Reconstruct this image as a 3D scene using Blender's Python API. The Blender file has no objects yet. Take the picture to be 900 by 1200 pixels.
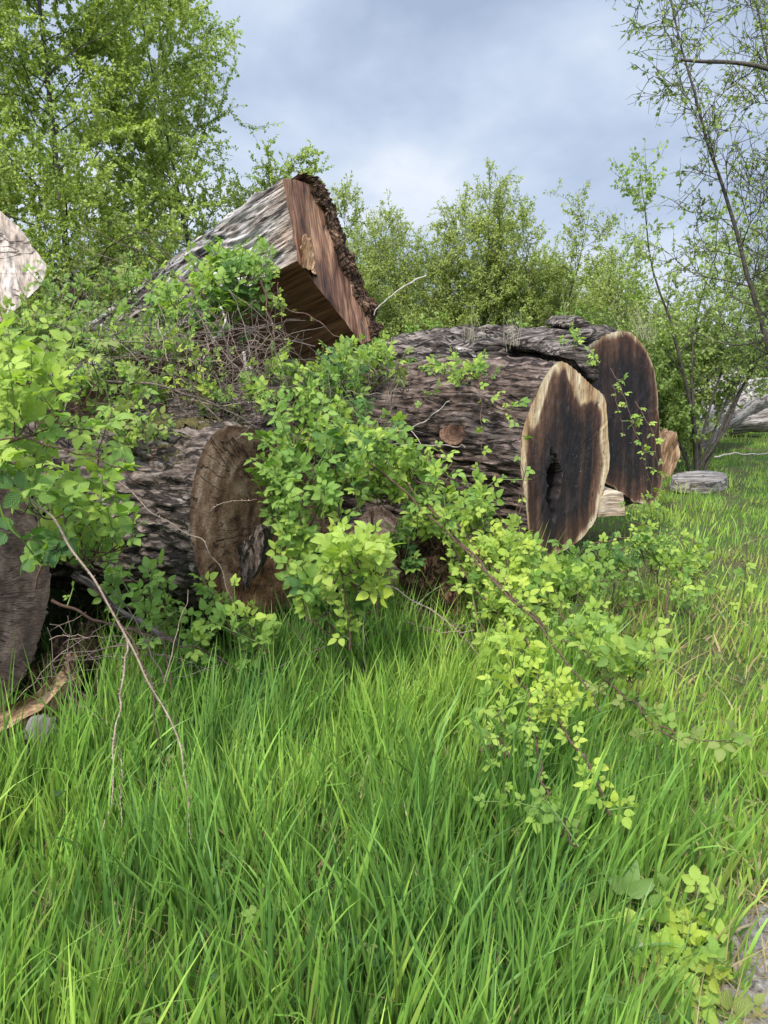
import bpy, math, random
import numpy as np
from mathutils import Vector

# ------------------------------------------------------------------ camera, sky, sun, exposure
S = bpy.context.scene
COL = S.collection
CAM = np.array([0.0, 0.0, 1.6])
FPX = 900.0                      # focal length in photograph pixels (900 x 1200)
PITCH = math.atan(180 / 900)     # camera looks slightly down
cam_d = bpy.data.cameras.new("camera")
cam_d.sensor_fit = 'VERTICAL'
cam_d.sensor_height = 24
cam_d.lens = 24 * FPX / 1200
cam_d.clip_start = 0.05
cam_d.clip_end = 2000
cam = bpy.data.objects.new("camera", cam_d)
cam.location = CAM
cam.rotation_euler = (math.pi / 2 - PITCH, 0, 0)
COL.objects.link(cam)
S.camera = cam
S.render.resolution_x, S.render.resolution_y = 768, 1024

S.view_settings.view_transform = 'Standard'
S.view_settings.look = 'None'
S.view_settings.gamma = 1
S.view_settings.use_curve_mapping = False
S.view_settings.exposure = 0.12

SUN_EL, SUN_AZ = math.radians(50), math.radians(205)   # azimuth clockwise from +Y (view direction)
sun_dir = Vector((math.sin(SUN_AZ) * math.cos(SUN_EL), math.cos(SUN_AZ) * math.cos(SUN_EL), math.sin(SUN_EL)))
sl = bpy.data.lights.new("sun", 'SUN')
sl.energy = 4.6
sl.angle = math.radians(6)
sl.color = (1.0, 0.95, 0.87)
so = bpy.data.objects.new("sun", sl)
so.rotation_euler = sun_dir.to_track_quat('Z', 'Y').to_euler()
so.location = (-4, -6, 12)
COL.objects.link(so)

W = bpy.data.worlds.new("World")
S.world = W
W.use_nodes = True


def nd(nt, t, ins=None, **props):
    n = nt.nodes.new(t)
    for k, v in props.items():
        setattr(n, k, v)
    for k, v in (ins or {}).items():
        if isinstance(v, bpy.types.NodeSocket):
            nt.links.new(v, n.inputs[k])
        else:
            n.inputs[k].default_value = v
    return n


def ramp(nt, fac, stops, interp='LINEAR', tight=1.0):
    stops = [(0.5 + (p - 0.5) * tight, c) for p, c in stops]
    n = nt.nodes.new('ShaderNodeValToRGB')
    n.color_ramp.interpolation = interp
    el = n.color_ramp.elements
    while len(el) < len(stops):
        el.new(0.5)
    for e, (p, c) in zip(el, stops):
        e.position = p
        e.color = c if len(c) == 4 else (*c, 1)
    nt.links.new(fac, n.inputs[0])
    return n.outputs[0]


def mixc(nt, f, a, b, mode='MIX'):
    n = nt.nodes.new('ShaderNodeMix')
    n.data_type = 'RGBA'
    n.blend_type = mode
    n.clamp_factor = True
    for i, v in ((0, f), (6, a), (7, b)):
        if isinstance(v, bpy.types.NodeSocket):
            nt.links.new(v, n.inputs[i])
        elif i == 0:
            n.inputs[0].default_value = v
        else:
            n.inputs[i].default_value = (*v, 1) if len(v) == 3 else v
    return n.outputs[2]


def math_(nt, op, a, b=None, clamp=False):
    n = nt.nodes.new('ShaderNodeMath')
    n.operation = op
    n.use_clamp = clamp
    for i, v in ((0, a), (1, b)):
        if v is None:
            continue
        if isinstance(v, bpy.types.NodeSocket):
            nt.links.new(v, n.inputs[i])
        else:
            n.inputs[i].default_value = v
    return n.outputs[0]


def build_world():
    nt = W.node_tree
    nt.nodes.clear()
    out = nd(nt, 'ShaderNodeOutputWorld')
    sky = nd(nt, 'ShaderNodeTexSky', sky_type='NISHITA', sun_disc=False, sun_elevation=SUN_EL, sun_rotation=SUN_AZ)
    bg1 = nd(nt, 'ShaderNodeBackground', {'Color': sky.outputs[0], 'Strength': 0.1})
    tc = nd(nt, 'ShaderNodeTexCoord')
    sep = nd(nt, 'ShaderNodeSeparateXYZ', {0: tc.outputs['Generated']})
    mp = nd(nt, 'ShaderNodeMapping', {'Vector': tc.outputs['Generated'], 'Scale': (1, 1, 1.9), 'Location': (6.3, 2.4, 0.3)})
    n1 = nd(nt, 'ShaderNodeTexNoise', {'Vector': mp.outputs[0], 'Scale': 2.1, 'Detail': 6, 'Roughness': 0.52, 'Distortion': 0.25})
    # cloud deck: slate where thick, pale where thin; brightness added above and behind the view to light the scene
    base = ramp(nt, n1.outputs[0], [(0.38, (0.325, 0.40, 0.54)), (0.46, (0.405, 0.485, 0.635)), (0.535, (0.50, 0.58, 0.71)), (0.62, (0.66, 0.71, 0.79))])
    thin = nd(nt, 'ShaderNodeMapRange', {'Value': sep.outputs[2], 'From Min': 0.36, 'From Max': 0.8, 'To Min': 1.2, 'To Max': 3.0}, interpolation_type='SMOOTHSTEP')  # added gain on the unseen sky overhead, independent of cloud thickness
    back = nd(nt, 'ShaderNodeMapRange', {'Value': sep.outputs[1], 'From Min': 0.25, 'From Max': -0.7, 'To Min': 1.0, 'To Max': 2.2}, interpolation_type='SMOOTHSTEP')  # added gain on the unseen sky behind the camera, as fill light
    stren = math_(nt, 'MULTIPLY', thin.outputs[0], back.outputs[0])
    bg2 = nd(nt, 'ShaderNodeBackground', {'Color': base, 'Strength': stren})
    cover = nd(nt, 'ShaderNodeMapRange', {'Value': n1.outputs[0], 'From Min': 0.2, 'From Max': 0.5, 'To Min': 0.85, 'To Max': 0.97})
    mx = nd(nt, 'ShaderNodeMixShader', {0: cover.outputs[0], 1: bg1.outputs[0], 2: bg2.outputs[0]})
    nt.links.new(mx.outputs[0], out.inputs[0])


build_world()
S.cycles.max_bounces = 6
S.cycles.diffuse_bounces = 3
S.cycles.transmission_bounces = 3
S.cycles.glossy_bounces = 2
S.cycles.caustics_reflective = False
S.cycles.caustics_refractive = False

RNG = np.random.default_rng(7)
R = random.Random(11)

# ------------------------------------------------------------------ geometry helpers
FWD = np.array([0, math.cos(PITCH), -math.sin(PITCH)])
UP = np.array([0, math.sin(PITCH), math.cos(PITCH)])
RIGHT = np.array([1.0, 0, 0])


def ray(px, py):
    return FWD + RIGHT * ((px - 450) / FPX) + UP * ((600 - py) / FPX)


def at(px, py, Y):
    r = ray(px, py)
    return CAM + r * (Y / r[1])


def atz(px, py, Y, zmin=0.2):
    p = at(px, py, Y)
    if p[2] < zmin:
        p = CAM + (p - CAM) * ((CAM[2] - zmin) / (CAM[2] - p[2]))
    return p


def norm(v):
    v = np.asarray(v, float)
    return v / (np.linalg.norm(v, axis=-1, keepdims=True) + 1e-12)


_P = np.random.default_rng(5).permutation(256)
_P = np.concatenate([_P, _P, _P])
_G = norm(np.random.default_rng(6).normal(size=(256, 3)))


def perlin(x, y, z):
    x, y, z = np.broadcast_arrays(np.asarray(x, float), np.asarray(y, float), np.asarray(z, float))
    xi, yi, zi = np.floor(x).astype(int), np.floor(y).astype(int), np.floor(z).astype(int)
    xf, yf, zf = x - xi, y - yi, z - zi
    f = lambda t: t * t * t * (t * (t * 6 - 15) + 10)
    u, v, w = f(xf), f(yf), f(zf)
    xi &= 255; yi &= 255; zi &= 255

    def g(i, j, k):
        h = _P[_P[_P[(xi + i) & 255] + ((yi + j) & 255)] + ((zi + k) & 255)]
        gr = _G[h]
        return gr[..., 0] * (xf - i) + gr[..., 1] * (yf - j) + gr[..., 2] * (zf - k)
    l = lambda a, b, t: a + (b - a) * t
    return 1.6 * l(l(l(g(0, 0, 0), g(1, 0, 0), u), l(g(0, 1, 0), g(1, 1, 0), u), v),
                   l(l(g(0, 0, 1), g(1, 0, 1), u), l(g(0, 1, 1), g(1, 1, 1), u), v), w)


def fbm(x, y, z, o=4, gain=0.5):
    s, a = 0, 1
    for i in range(o):
        s = s + a * perlin(x * 2 ** i + 7.3 * i, y * 2 ** i, z * 2 ** i + 3.1 * i)
        a *= gain
    return s


class MB:
    """collects geometry for ONE mesh object"""

    def __init__(self):
        self.v, self.f, self.n, self.c, self.k = [], [], 0, [], []

    def add(self, v, f, mat=0, tint=None, co=None):
        v = np.asarray(v, float)
        f = np.asarray(f, int)
        m = len(v)
        if m == 0 or len(f) == 0:
            return
        self.v.append(v)
        mat = np.full(len(f), mat) if np.isscalar(mat) else np.asarray(mat)
        self.f.append((f + self.n, mat))
        self.c.append(np.broadcast_to(np.asarray((1, 1, 1) if tint is None else tint, float), (m, 3)))
        self.k.append(np.zeros((m, 3)) if co is None else np.asarray(co, float))
        self.n += m

    def build(self, name, mats, parent=None, smooth=True, base=None):
        me = bpy.data.meshes.new(name)
        v = np.concatenate(self.v)
        off = np.zeros(3)
        if parent is not None:
            q = parent
            while q is not None:
                off = off + np.array(q.location)
                q = q.parent
        elif base is not None:
            off = np.asarray(base, float)
        v = v - off
        loops = np.concatenate([f.ravel() for f, _ in self.f])
        tot = np.concatenate([np.full(len(f), f.shape[1]) for f, _ in self.f])
        mi = np.concatenate([m for _, m in self.f])
        start = np.concatenate([[0], np.cumsum(tot)[:-1]])
        me.vertices.add(len(v))
        me.vertices.foreach_set('co', v.astype(np.float32).ravel())
        me.loops.add(len(loops))
        me.loops.foreach_set('vertex_index', loops.astype(np.int32))
        me.polygons.add(len(tot))
        me.polygons.foreach_set('loop_start', start.astype(np.int32))
        me.polygons.foreach_set('material_index', mi.astype(np.int32))
        me.polygons.foreach_set('use_smooth', np.full(len(tot), smooth))
        a = me.attributes.new('tint', 'FLOAT_COLOR', 'POINT')
        a.data.foreach_set('color', np.hstack([np.concatenate(self.c), np.ones((len(v), 1))]).astype(np.float32).ravel())
        a = me.attributes.new('grain', 'FLOAT_VECTOR', 'POINT')
        a.data.foreach_set('vector', np.concatenate(self.k).astype(np.float32).ravel())
        me.update(calc_edges=True)
        for m in (mats if isinstance(mats, (list, tuple)) else [mats]):
            me.materials.append(m)
        o = bpy.data.objects.new(name, me)
        COL.objects.link(o)
        if parent is not None:
            o.parent = parent
        elif base is not None:
            o.location = off
        return o


def tag(o, label=None, cat=None, group=None, kind=None):
    for k, v in (('label', label), ('category', cat), ('group', group), ('kind', kind)):
        if v:
            o[k] = v
    return o


def thing(name, label, cat, loc, group=None):
    o = bpy.data.objects.new(name, None)
    o.empty_display_size = 0.1
    o.location = tuple(float(x) for x in loc)
    COL.objects.link(o)
    return tag(o, label, cat, group)


def tube(pts, rad, sides=5):
    pts = np.asarray(pts, float)
    n = len(pts)
    rad = np.broadcast_to(np.asarray(rad, float), (n,))
    t = norm(np.gradient(pts, axis=0))
    ref = np.array([0.31, 0.17, 0.93]) if abs(t[0][2]) < 0.8 else np.array([0.9, 0.3, 0.1])
    a = norm(np.cross(t, ref))
    b = np.cross(t, a)
    ang = np.linspace(0, 2 * math.pi, sides, endpoint=False)
    ring = a[:, None] * np.cos(ang)[None, :, None] + b[:, None] * np.sin(ang)[None, :, None]
    v = (pts[:, None] + ring * rad[:, None, None]).reshape(-1, 3)
    i = np.arange(n - 1)[:, None] * sides
    j = np.arange(sides)[None]
    j2 = (j + 1) % sides
    f = np.stack([i + j, i + j2, i + sides + j2, i + sides + j], -1).reshape(-1, 4)
    s = np.concatenate([[0], np.cumsum(np.linalg.norm(np.diff(pts, axis=0), axis=1))])
    co = np.stack([np.repeat(s, sides), np.tile(np.cos(ang), n) * np.repeat(rad, sides), np.tile(np.sin(ang), n) * np.repeat(rad, sides)], -1)
    return v, f, co


def spline(P, n=40):
    P = np.asarray(P, float)
    if len(P) < 3:
        t = np.linspace(0, 1, n)[:, None]
        return P[0] * (1 - t) + P[-1] * t
    Q = np.vstack([2 * P[0] - P[1], P, 2 * P[-1] - P[-2]])
    m = len(P) - 1
    out = []
    for u in np.linspace(0, m, n):
        i = min(int(u), m - 1)
        t = u - i
        a, b, c, d = Q[i], Q[i + 1], Q[i + 2], Q[i + 3]
        out.append(0.5 * (2 * b + (c - a) * t + (2 * a - 5 * b + 4 * c - d) * t * t + (3 * b - a - 3 * c + d) * t ** 3))
    return np.array(out)


def resample_closed(P, N, smooth=2):
    P = np.asarray(P, float)
    for _ in range(smooth):
        nx = np.roll(P, -1, 0)
        P = np.stack([P * .75 + nx * .25, P * .25 + nx * .75], 1).reshape(-1, P.shape[1])
    Q = np.vstack([P, P[:1]])
    s = np.concatenate([[0], np.cumsum(np.linalg.norm(np.diff(Q, axis=0), axis=1))])
    u = np.linspace(0, s[-1], N, endpoint=False)
    return np.stack([np.interp(u, s, Q[:, k]) for k in range(P.shape[1])], 1)


def on_plane(pxs, P0, n):
    out = []
    for p in pxs:
        r = ray(p[0], p[1])
        out.append(CAM + r * (np.dot(P0 - CAM, n) / np.dot(r, n)))
    return np.array(out)


# ------------------------------------------------------------------ materials
def mat(name):
    m = bpy.data.materials.new(name)
    m.use_nodes = True
    nt = m.node_tree
    nt.nodes.clear()
    out = nd(nt, 'ShaderNodeOutputMaterial')
    return m, nt, out


def attr(nt, name):
    return nd(nt, 'ShaderNodeAttribute', attribute_name=name)


def leaf_material(name, trans=0.38, rough=0.5, veins=True, gain=1.0):
    m, nt, out = mat(name)
    t = attr(nt, 'tint').outputs['Color']
    g = attr(nt, 'grain').outputs['Vector']
    col = t
    nrm = None
    if veins:
        sp = nd(nt, 'ShaderNodeSeparateXYZ', {0: g})
        av = math_(nt, 'ABSOLUTE', sp.outputs[1])
        ph = math_(nt, 'SUBTRACT', math_(nt, 'MULTIPLY', sp.outputs[0], 8.0), math_(nt, 'MULTIPLY', av, 2.6))
        wv = math_(nt, 'ABSOLUTE', math_(nt, 'SINE', math_(nt, 'MULTIPLY', ph, math.pi)))
        mid = math_(nt, 'LESS_THAN', av, 0.055)
        vein = math_(nt, 'MAXIMUM', mid, math_(nt, 'LESS_THAN', wv, 0.16))
        col = mixc(nt, math_(nt, 'MULTIPLY', vein, 0.2), t, mixc(nt, 0.6, t, (0.36, 0.43, 0.18)))
        noi = nd(nt, 'ShaderNodeTexNoise', {'Scale': 60.0, 'Detail': 2.0})
        col = mixc(nt, 0.35, col, mixc(nt, noi.outputs[0], (0.55, 0.6, 0.5), (1.3, 1.25, 1.2)), 'MULTIPLY')
        b = nd(nt, 'ShaderNodeBump', {'Height': wv, 'Strength': 0.45, 'Distance': 0.005})
        nrm = b.outputs[0]
    p = nd(nt, 'ShaderNodeBsdfPrincipled', {'Base Color': col, 'Roughness': rough, 'Specular IOR Level': 0.35})
    tr = nd(nt, 'ShaderNodeBsdfTranslucent', {'Color': mixc(nt, 1.0, col, (1.25, 1.35, 0.7), 'MULTIPLY')})
    if nrm is not None:
        nt.links.new(nrm, p.inputs['Normal'])
    mx = nd(nt, 'ShaderNodeMixShader', {0: trans, 1: p.outputs[0], 2: tr.outputs[0]})
    nt.links.new(mx.outputs[0], out.inputs[0])
    return m


def wood_material(name, stops, gscale=(1.2, 22, 22), detail=6, rough=0.8, bump=0.5, bdist=0.01, fine=(6, 120, 120), blotch=None, distort=0.4, tinted=True, spec=0.2, crack=None):
    """stops colour the stretched grain noise; blotch = (scale, colour, lo, hi) lays irregular stains or moss over it"""
    m, nt, out = mat(name)
    g = attr(nt, 'grain').outputs['Vector']
    mp = nd(nt, 'ShaderNodeMapping', {'Vector': g, 'Scale': gscale})
    n1 = nd(nt, 'ShaderNodeTexNoise', {'Vector': mp.outputs[0], 'Scale': 1.0, 'Detail': detail, 'Roughness': 0.62, 'Distortion': distort})
    mp2 = nd(nt, 'ShaderNodeMapping', {'Vector': g, 'Scale': fine})
    n2 = nd(nt, 'ShaderNodeTexNoise', {'Vector': mp2.outputs[0], 'Scale': 1.0, 'Detail': 4, 'Roughness': 0.6})
    col = ramp(nt, n1.outputs[0], stops, tight=0.62)
    col = mixc(nt, 0.85, col, ramp(nt, n2.outputs[0], [(0.3, (0.42, 0.42, 0.42)), (0.5, (1, 1, 1)), (0.72, (1.5, 1.46, 1.42))], tight=0.6), 'MULTIPLY')
    if blotch:
        sc, c, lo, hi = blotch
        n3 = nd(nt, 'ShaderNodeTexNoise', {'Vector': g, 'Scale': sc, 'Detail': 5, 'Roughness': 0.65})
        f = nd(nt, 'ShaderNodeMapRange', {'Value': n3.outputs[0], 'From Min': lo, 'From Max': hi})
        col = mixc(nt, f.outputs[0], col, c)
    if tinted:
        col = mixc(nt, 1.0, col, attr(nt, 'tint').outputs['Color'], 'MULTIPLY')
    h = math_(nt, 'ADD', math_(nt, 'MULTIPLY', n1.outputs[0], 0.7), math_(nt, 'MULTIPLY', n2.outputs[0], 0.3))
    if crack:
        cs, wd, cc = crack
        mp3 = nd(nt, 'ShaderNodeMapping', {'Vector': g, 'Scale': cs, 'Location': (3.7, 1.3, 0.4)})
        n4 = nd(nt, 'ShaderNodeTexNoise', {'Vector': mp3.outputs[0], 'Scale': 1.0, 'Detail': 5, 'Roughness': 0.55, 'Distortion': 0.3})
        ck = nd(nt, 'ShaderNodeMapRange', {'Value': math_(nt, 'ABSOLUTE', math_(nt, 'SUBTRACT', n4.outputs[0], 0.5)), 'From Min': wd * 0.3, 'From Max': wd, 'To Min': 1.0, 'To Max': 0.0})
        col = mixc(nt, math_(nt, 'MULTIPLY', ck.outputs[0], 0.85), col, cc)
        h = math_(nt, 'SUBTRACT', h, math_(nt, 'MULTIPLY', ck.outputs[0], 0.8))
    b = nd(nt, 'ShaderNodeBump', {'Height': h, 'Strength': bump, 'Distance': bdist})
    p = nd(nt, 'ShaderNodeBsdfPrincipled', {'Base Color': col, 'Roughness': rough, 'Specular IOR Level': spec, 'Normal': b.outputs[0]})
    nt.links.new(p.outputs[0], out.inputs[0])
    return m


def ring_material(name, stops, crack=(0.02, 0.014, 0.01), ringfreq=55.0, rough=0.85):
    """sawn log end: growth rings about the pith, radial drying cracks, saw chatter"""
    m, nt, out = mat(name)
    g = attr(nt, 'grain').outputs['Vector']
    sp = nd(nt, 'ShaderNodeSeparateXYZ', {0: g})
    u, v, r = sp.outputs
    n0 = nd(nt, 'ShaderNodeTexNoise', {'Vector': g, 'Scale': 3.5, 'Detail': 4})
    rad = math_(nt, 'SQRT', math_(nt, 'ADD', math_(nt, 'MULTIPLY', u, u), math_(nt, 'MULTIPLY', v, v)))
    rr = math_(nt, 'ADD', math_(nt, 'MULTIPLY', rad, ringfreq), math_(nt, 'MULTIPLY', n0.outputs[0], 6.0))
    ring = math_(nt, 'MULTIPLY', math_(nt, 'ADD', math_(nt, 'SINE', rr), 1.0), 0.5)
    th = nd(nt, 'ShaderNodeMath', {0: v, 1: u}, operation='ARCTAN2')
    cv = nd(nt, 'ShaderNodeCombineXYZ', {0: math_(nt, 'MULTIPLY', th.outputs[0], 9.0), 1: math_(nt, 'MULTIPLY', rad, 2.2)})
    n1 = nd(nt, 'ShaderNodeTexNoise', {'Vector': cv.outputs[0], 'Scale': 1.3, 'Detail': 3, 'Distortion': 0.2})
    ck = nd(nt, 'ShaderNodeMapRange', {'Value': math_(nt, 'ABSOLUTE', math_(nt, 'SUBTRACT', n1.outputs[0], 0.5)), 'From Min': 0.004, 'From Max': 0.022, 'To Min': 1.0, 'To Max': 0.0})
    n2 = nd(nt, 'ShaderNodeTexNoise', {'Vector': g, 'Scale': 6, 'Detail': 8, 'Roughness': 0.7})
    mp = nd(nt, 'ShaderNodeMapping', {'Vector': g, 'Scale': (40, 150, 0), 'Rotation': (0, 0, 0.5)})
    saw = nd(nt, 'ShaderNodeTexNoise', {'Vector': mp.outputs[0], 'Scale': 1.0, 'Detail': 3})
    base = math_(nt, 'ADD', math_(nt, 'MULTIPLY', n2.outputs[0], 0.9), math_(nt, 'MULTIPLY', ring, 0.07))
    col = ramp(nt, base, stops, tight=0.75)
    col = mixc(nt, 0.7, col, ramp(nt, saw.outputs[0], [(0.35, (0.6, 0.6, 0.6)), (0.5, (1, 1, 1)), (0.68, (1.3, 1.28, 1.25))], tight=0.7), 'MULTIPLY')
    ckf = math_(nt, 'MULTIPLY', ck.outputs[0], math_(nt, 'GREATER_THAN', n0.outputs[0], 0.47))
    col = mixc(nt, math_(nt, 'MULTIPLY', ckf, 0.85), col, crack)
    col = mixc(nt, 1.0, col, attr(nt, 'tint').outputs['Color'], 'MULTIPLY')
    h = math_(nt, 'SUBTRACT', math_(nt, 'ADD', math_(nt, 'MULTIPLY', ring, 0.04), math_(nt, 'MULTIPLY', saw.outputs[0], 0.5)), math_(nt, 'MULTIPLY', ckf, 1.4))
    b = nd(nt, 'ShaderNodeBump', {'Height': h, 'Strength': 0.6, 'Distance': 0.008})
    p = nd(nt, 'ShaderNodeBsdfPrincipled', {'Base Color': col, 'Roughness': rough, 'Specular IOR Level': 0.2, 'Normal': b.outputs[0]})
    nt.links.new(p.outputs[0], out.inputs[0])
    return m


def heartwood_material(name):
    """walnut-like cut: grain = (u, v, sap); sap 0 = black-brown heart, 1 = cream sapwood at the rim"""
    m, nt, out = mat(name)
    g = attr(nt, 'grain').outputs['Vector']
    sp = nd(nt, 'ShaderNodeSeparateXYZ', {0: g})
    cv = nd(nt, 'ShaderNodeCombineXYZ', {0: math_(nt, 'MULTIPLY', sp.outputs[0], 9.0), 1: math_(nt, 'MULTIPLY', sp.outputs[1], 1.3)})
    st = nd(nt, 'ShaderNodeTexNoise', {'Vector': cv.outputs[0], 'Scale': 1.0, 'Detail': 6, 'Roughness': 0.6, 'Distortion': 0.5})
    cv2 = nd(nt, 'ShaderNodeCombineXYZ', {0: math_(nt, 'MULTIPLY', sp.outputs[0], 90.0), 1: math_(nt, 'MULTIPLY', sp.outputs[1], 6.0)})
    st2 = nd(nt, 'ShaderNodeTexNoise', {'Vector': cv2.outputs[0], 'Scale': 1.0, 'Detail': 4, 'Roughness': 0.6})
    heart = ramp(nt, st.outputs[0], [(0.28, (0.008, 0.007, 0.008)), (0.50, (0.015, 0.011, 0.011)), (0.66, (0.030, 0.018, 0.014)), (0.82, (0.06, 0.032, 0.022))], tight=0.8)
    warm = ramp(nt, st.outputs[0], [(0.35, (0.035, 0.017, 0.011)), (0.5, (0.080, 0.037, 0.022)), (0.65, (0.17, 0.088, 0.05))])
    cream = ramp(nt, st.outputs[0], [(0.36, (0.16, 0.082, 0.04)), (0.46, (0.34, 0.215, 0.11)), (0.54, (0.50, 0.37, 0.215)), (0.64, (0.68, 0.57, 0.40))])
    sv = math_(nt, 'ADD', sp.outputs[2], math_(nt, 'MULTIPLY', math_(nt, 'SUBTRACT', st.outputs[0], 0.5), 0.22))
    f1 = nd(nt, 'ShaderNodeMapRange', {'Value': sv, 'From Min': 0.12, 'From Max': 0.42})
    f2 = nd(nt, 'ShaderNodeMapRange', {'Value': sv, 'From Min': 0.40, 'From Max': 0.64})
    col = mixc(nt, f1.outputs[0], heart, warm)
    col = mixc(nt, f2.outputs[0], col, cream)
    col = mixc(nt, 0.65, col, ramp(nt, st2.outputs[0], [(0.3, (0.5, 0.5, 0.52)), (0.5, (1, 1, 1)), (0.7, (1.5, 1.45, 1.4))]), 'MULTIPLY')
    rl = math_(nt, 'SINE', math_(nt, 'ADD', math_(nt, 'MULTIPLY', sp.outputs[2], 85.0), math_(nt, 'MULTIPLY', st.outputs[0], 22.0)))
    col = mixc(nt, 0.35, col, ramp(nt, math_(nt, 'ADD', math_(nt, 'MULTIPLY', rl, 0.5), 0.5), [(0.0, (0.62, 0.6, 0.58)), (0.5, (1, 1, 1)), (1.0, (1.25, 1.2, 1.15))]), 'MULTIPLY')
    wn = nd(nt, 'ShaderNodeTexNoise', {'Vector': g, 'Scale': 9.0, 'Detail': 6, 'Roughness': 0.7})
    wf = nd(nt, 'ShaderNodeMapRange', {'Value': wn.outputs[0], 'From Min': 0.5, 'From Max': 0.75, 'To Max': 0.18})
    col = mixc(nt, wf.outputs[0], col, (0.12, 0.10, 0.10))
    sk = nd(nt, 'ShaderNodeTexVoronoi', {'Vector': g, 'Scale': 26.0})
    col = mixc(nt, math_(nt, 'LESS_THAN', sk.outputs['Distance'], 0.05), col, (0.5, 0.46, 0.42))
    col = mixc(nt, 1.0, col, attr(nt, 'tint').outputs['Color'], 'MULTIPLY')
    # drying checks and curved chainsaw marks
    cv3 = nd(nt, 'ShaderNodeCombineXYZ', {0: math_(nt, 'MULTIPLY', sp.outputs[0], 13.0), 1: math_(nt, 'MULTIPLY', sp.outputs[1], 1.6), 2: 4.0})
    ckn = nd(nt, 'ShaderNodeTexNoise', {'Vector': cv3.outputs[0], 'Scale': 1.0, 'Detail': 3, 'Distortion': 0.3})
    ck = nd(nt, 'ShaderNodeMapRange', {'Value': math_(nt, 'ABSOLUTE', math_(nt, 'SUBTRACT', ckn.outputs[0], 0.5)), 'From Min': 0.002, 'From Max': 0.010, 'To Min': 1.0, 'To Max': 0.0})
    ckf = math_(nt, 'MULTIPLY', ck.outputs[0], math_(nt, 'GREATER_THAN', wn.outputs[0], 0.5))
    col = mixc(nt, math_(nt, 'MULTIPLY', ckf, 0.8), col, (0.006, 0.005, 0.005))
    arc = math_(nt, 'SINE', math_(nt, 'MULTIPLY', math_(nt, 'ADD', math_(nt, 'ADD', math_(nt, 'MULTIPLY', sp.outputs[1], 0.35), sp.outputs[0]), math_(nt, 'MULTIPLY', math_(nt, 'MULTIPLY', sp.outputs[1], sp.outputs[1]), 0.25)), 260.0))
    hh = math_(nt, 'SUBTRACT', math_(nt, 'ADD', st2.outputs[0], math_(nt, 'MULTIPLY', arc, 0.12)), ckf)
    b = nd(nt, 'ShaderNodeBump', {'Height': hh, 'Strength': 0.6, 'Distance': 0.006})
    p = nd(nt, 'ShaderNodeBsdfPrincipled', {'Base Color': col, 'Roughness': 0.62, 'Specular IOR Level': 0.2, 'Normal': b.outputs[0]})
    nt.links.new(p.outputs[0], out.inputs[0])
    return m


def plain_material(name, c1, c2, scale=20, rough=0.8, bump=0.4, dist=0.005):
    m, nt, out = mat(name)
    tc = nd(nt, 'ShaderNodeTexCoord')
    n1 = nd(nt, 'ShaderNodeTexNoise', {'Vector': tc.outputs['Object'], 'Scale': scale, 'Detail': 5, 'Roughness': 0.65})
    col = ramp(nt, n1.outputs[0], [(0.32, c1), (0.68, c2)])
    col = mixc(nt, 1.0, col, attr(nt, 'tint').outputs['Color'], 'MULTIPLY')
    b = nd(nt, 'ShaderNodeBump', {'Height': n1.outputs[0], 'Strength': bump, 'Distance': dist})
    p = nd(nt, 'ShaderNodeBsdfPrincipled', {'Base Color': col, 'Roughness': rough, 'Specular IOR Level': 0.25, 'Normal': b.outputs[0]})
    nt.links.new(p.outputs[0], out.inputs[0])
    return m


M = {}
M['leaf'] = leaf_material('bramble_leaf')
M['tree_leaf'] = leaf_material('tree_leaf', trans=0.42, veins=False)
M['grass'] = leaf_material('grass_blade', trans=0.4, rough=0.36, veins=False)
M['cane'] = plain_material('live_cane', (0.055, 0.026, 0.022), (0.13, 0.075, 0.05), 60)
M['green_stem'] = plain_material('green_stem', (0.10, 0.17, 0.04), (0.17, 0.23, 0.07), 60)
M['dead_cane'] = plain_material('dead_cane', (0.16, 0.11, 0.08), (0.36, 0.275, 0.205), 45)
M['dead_twig'] = plain_material('dead_twig', (0.05, 0.037, 0.03), (0.16, 0.12, 0.095), 40)
M['pale_stick'] = plain_material('pale_stick', (0.22, 0.185, 0.15), (0.44, 0.39, 0.33), 40)
M['tree_bark'] = plain_material('tree_bark', (0.03, 0.024, 0.02), (0.10, 0.085, 0.065), 25, 0.9, 0.7, 0.01)
M['bark_walnut'] = wood_material('walnut_bark', [(0.30, (0.042, 0.029, 0.022)), (0.46, (0.082, 0.057, 0.044)), (0.6, (0.122, 0.088, 0.070)), (0.78, (0.21, 0.162, 0.135))],
                                 (5.0, 26, 26), 9, 0.85, 1.0, 0.03, (22, 60, 60), (2.2, (0.19, 0.145, 0.122), 0.52, 0.70), 0.5, crack=((3.0, 15, 15), 0.03, (0.016, 0.010, 0.008)))
M['bark_grey'] = wood_material('furrowed_bark', [(0.3, (0.040, 0.029, 0.023)), (0.46, (0.10, 0.076, 0.061)), (0.62, (0.155, 0.122, 0.10)), (0.8, (0.24, 0.20, 0.165))],
                               (7.0, 30, 30), 8, 0.9, 1.0, 0.03, (28, 80, 80), (7.0, (0.25, 0.225, 0.19), 0.62, 0.75), crack=((4.5, 18, 18), 0.035, (0.02, 0.015, 0.012)))
M['bark_dark'] = wood_material('old_bark', [(0.3, (0.03, 0.024, 0.02)), (0.5, (0.09, 0.072, 0.06)), (0.7, (0.22, 0.185, 0.16))], (4.0, 26, 26), 8, 0.9, 1.0, 0.03, (18, 70, 70), None, 0.5, crack=((2.2, 15, 15), 0.04, (0.012, 0.009, 0.008)))
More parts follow.
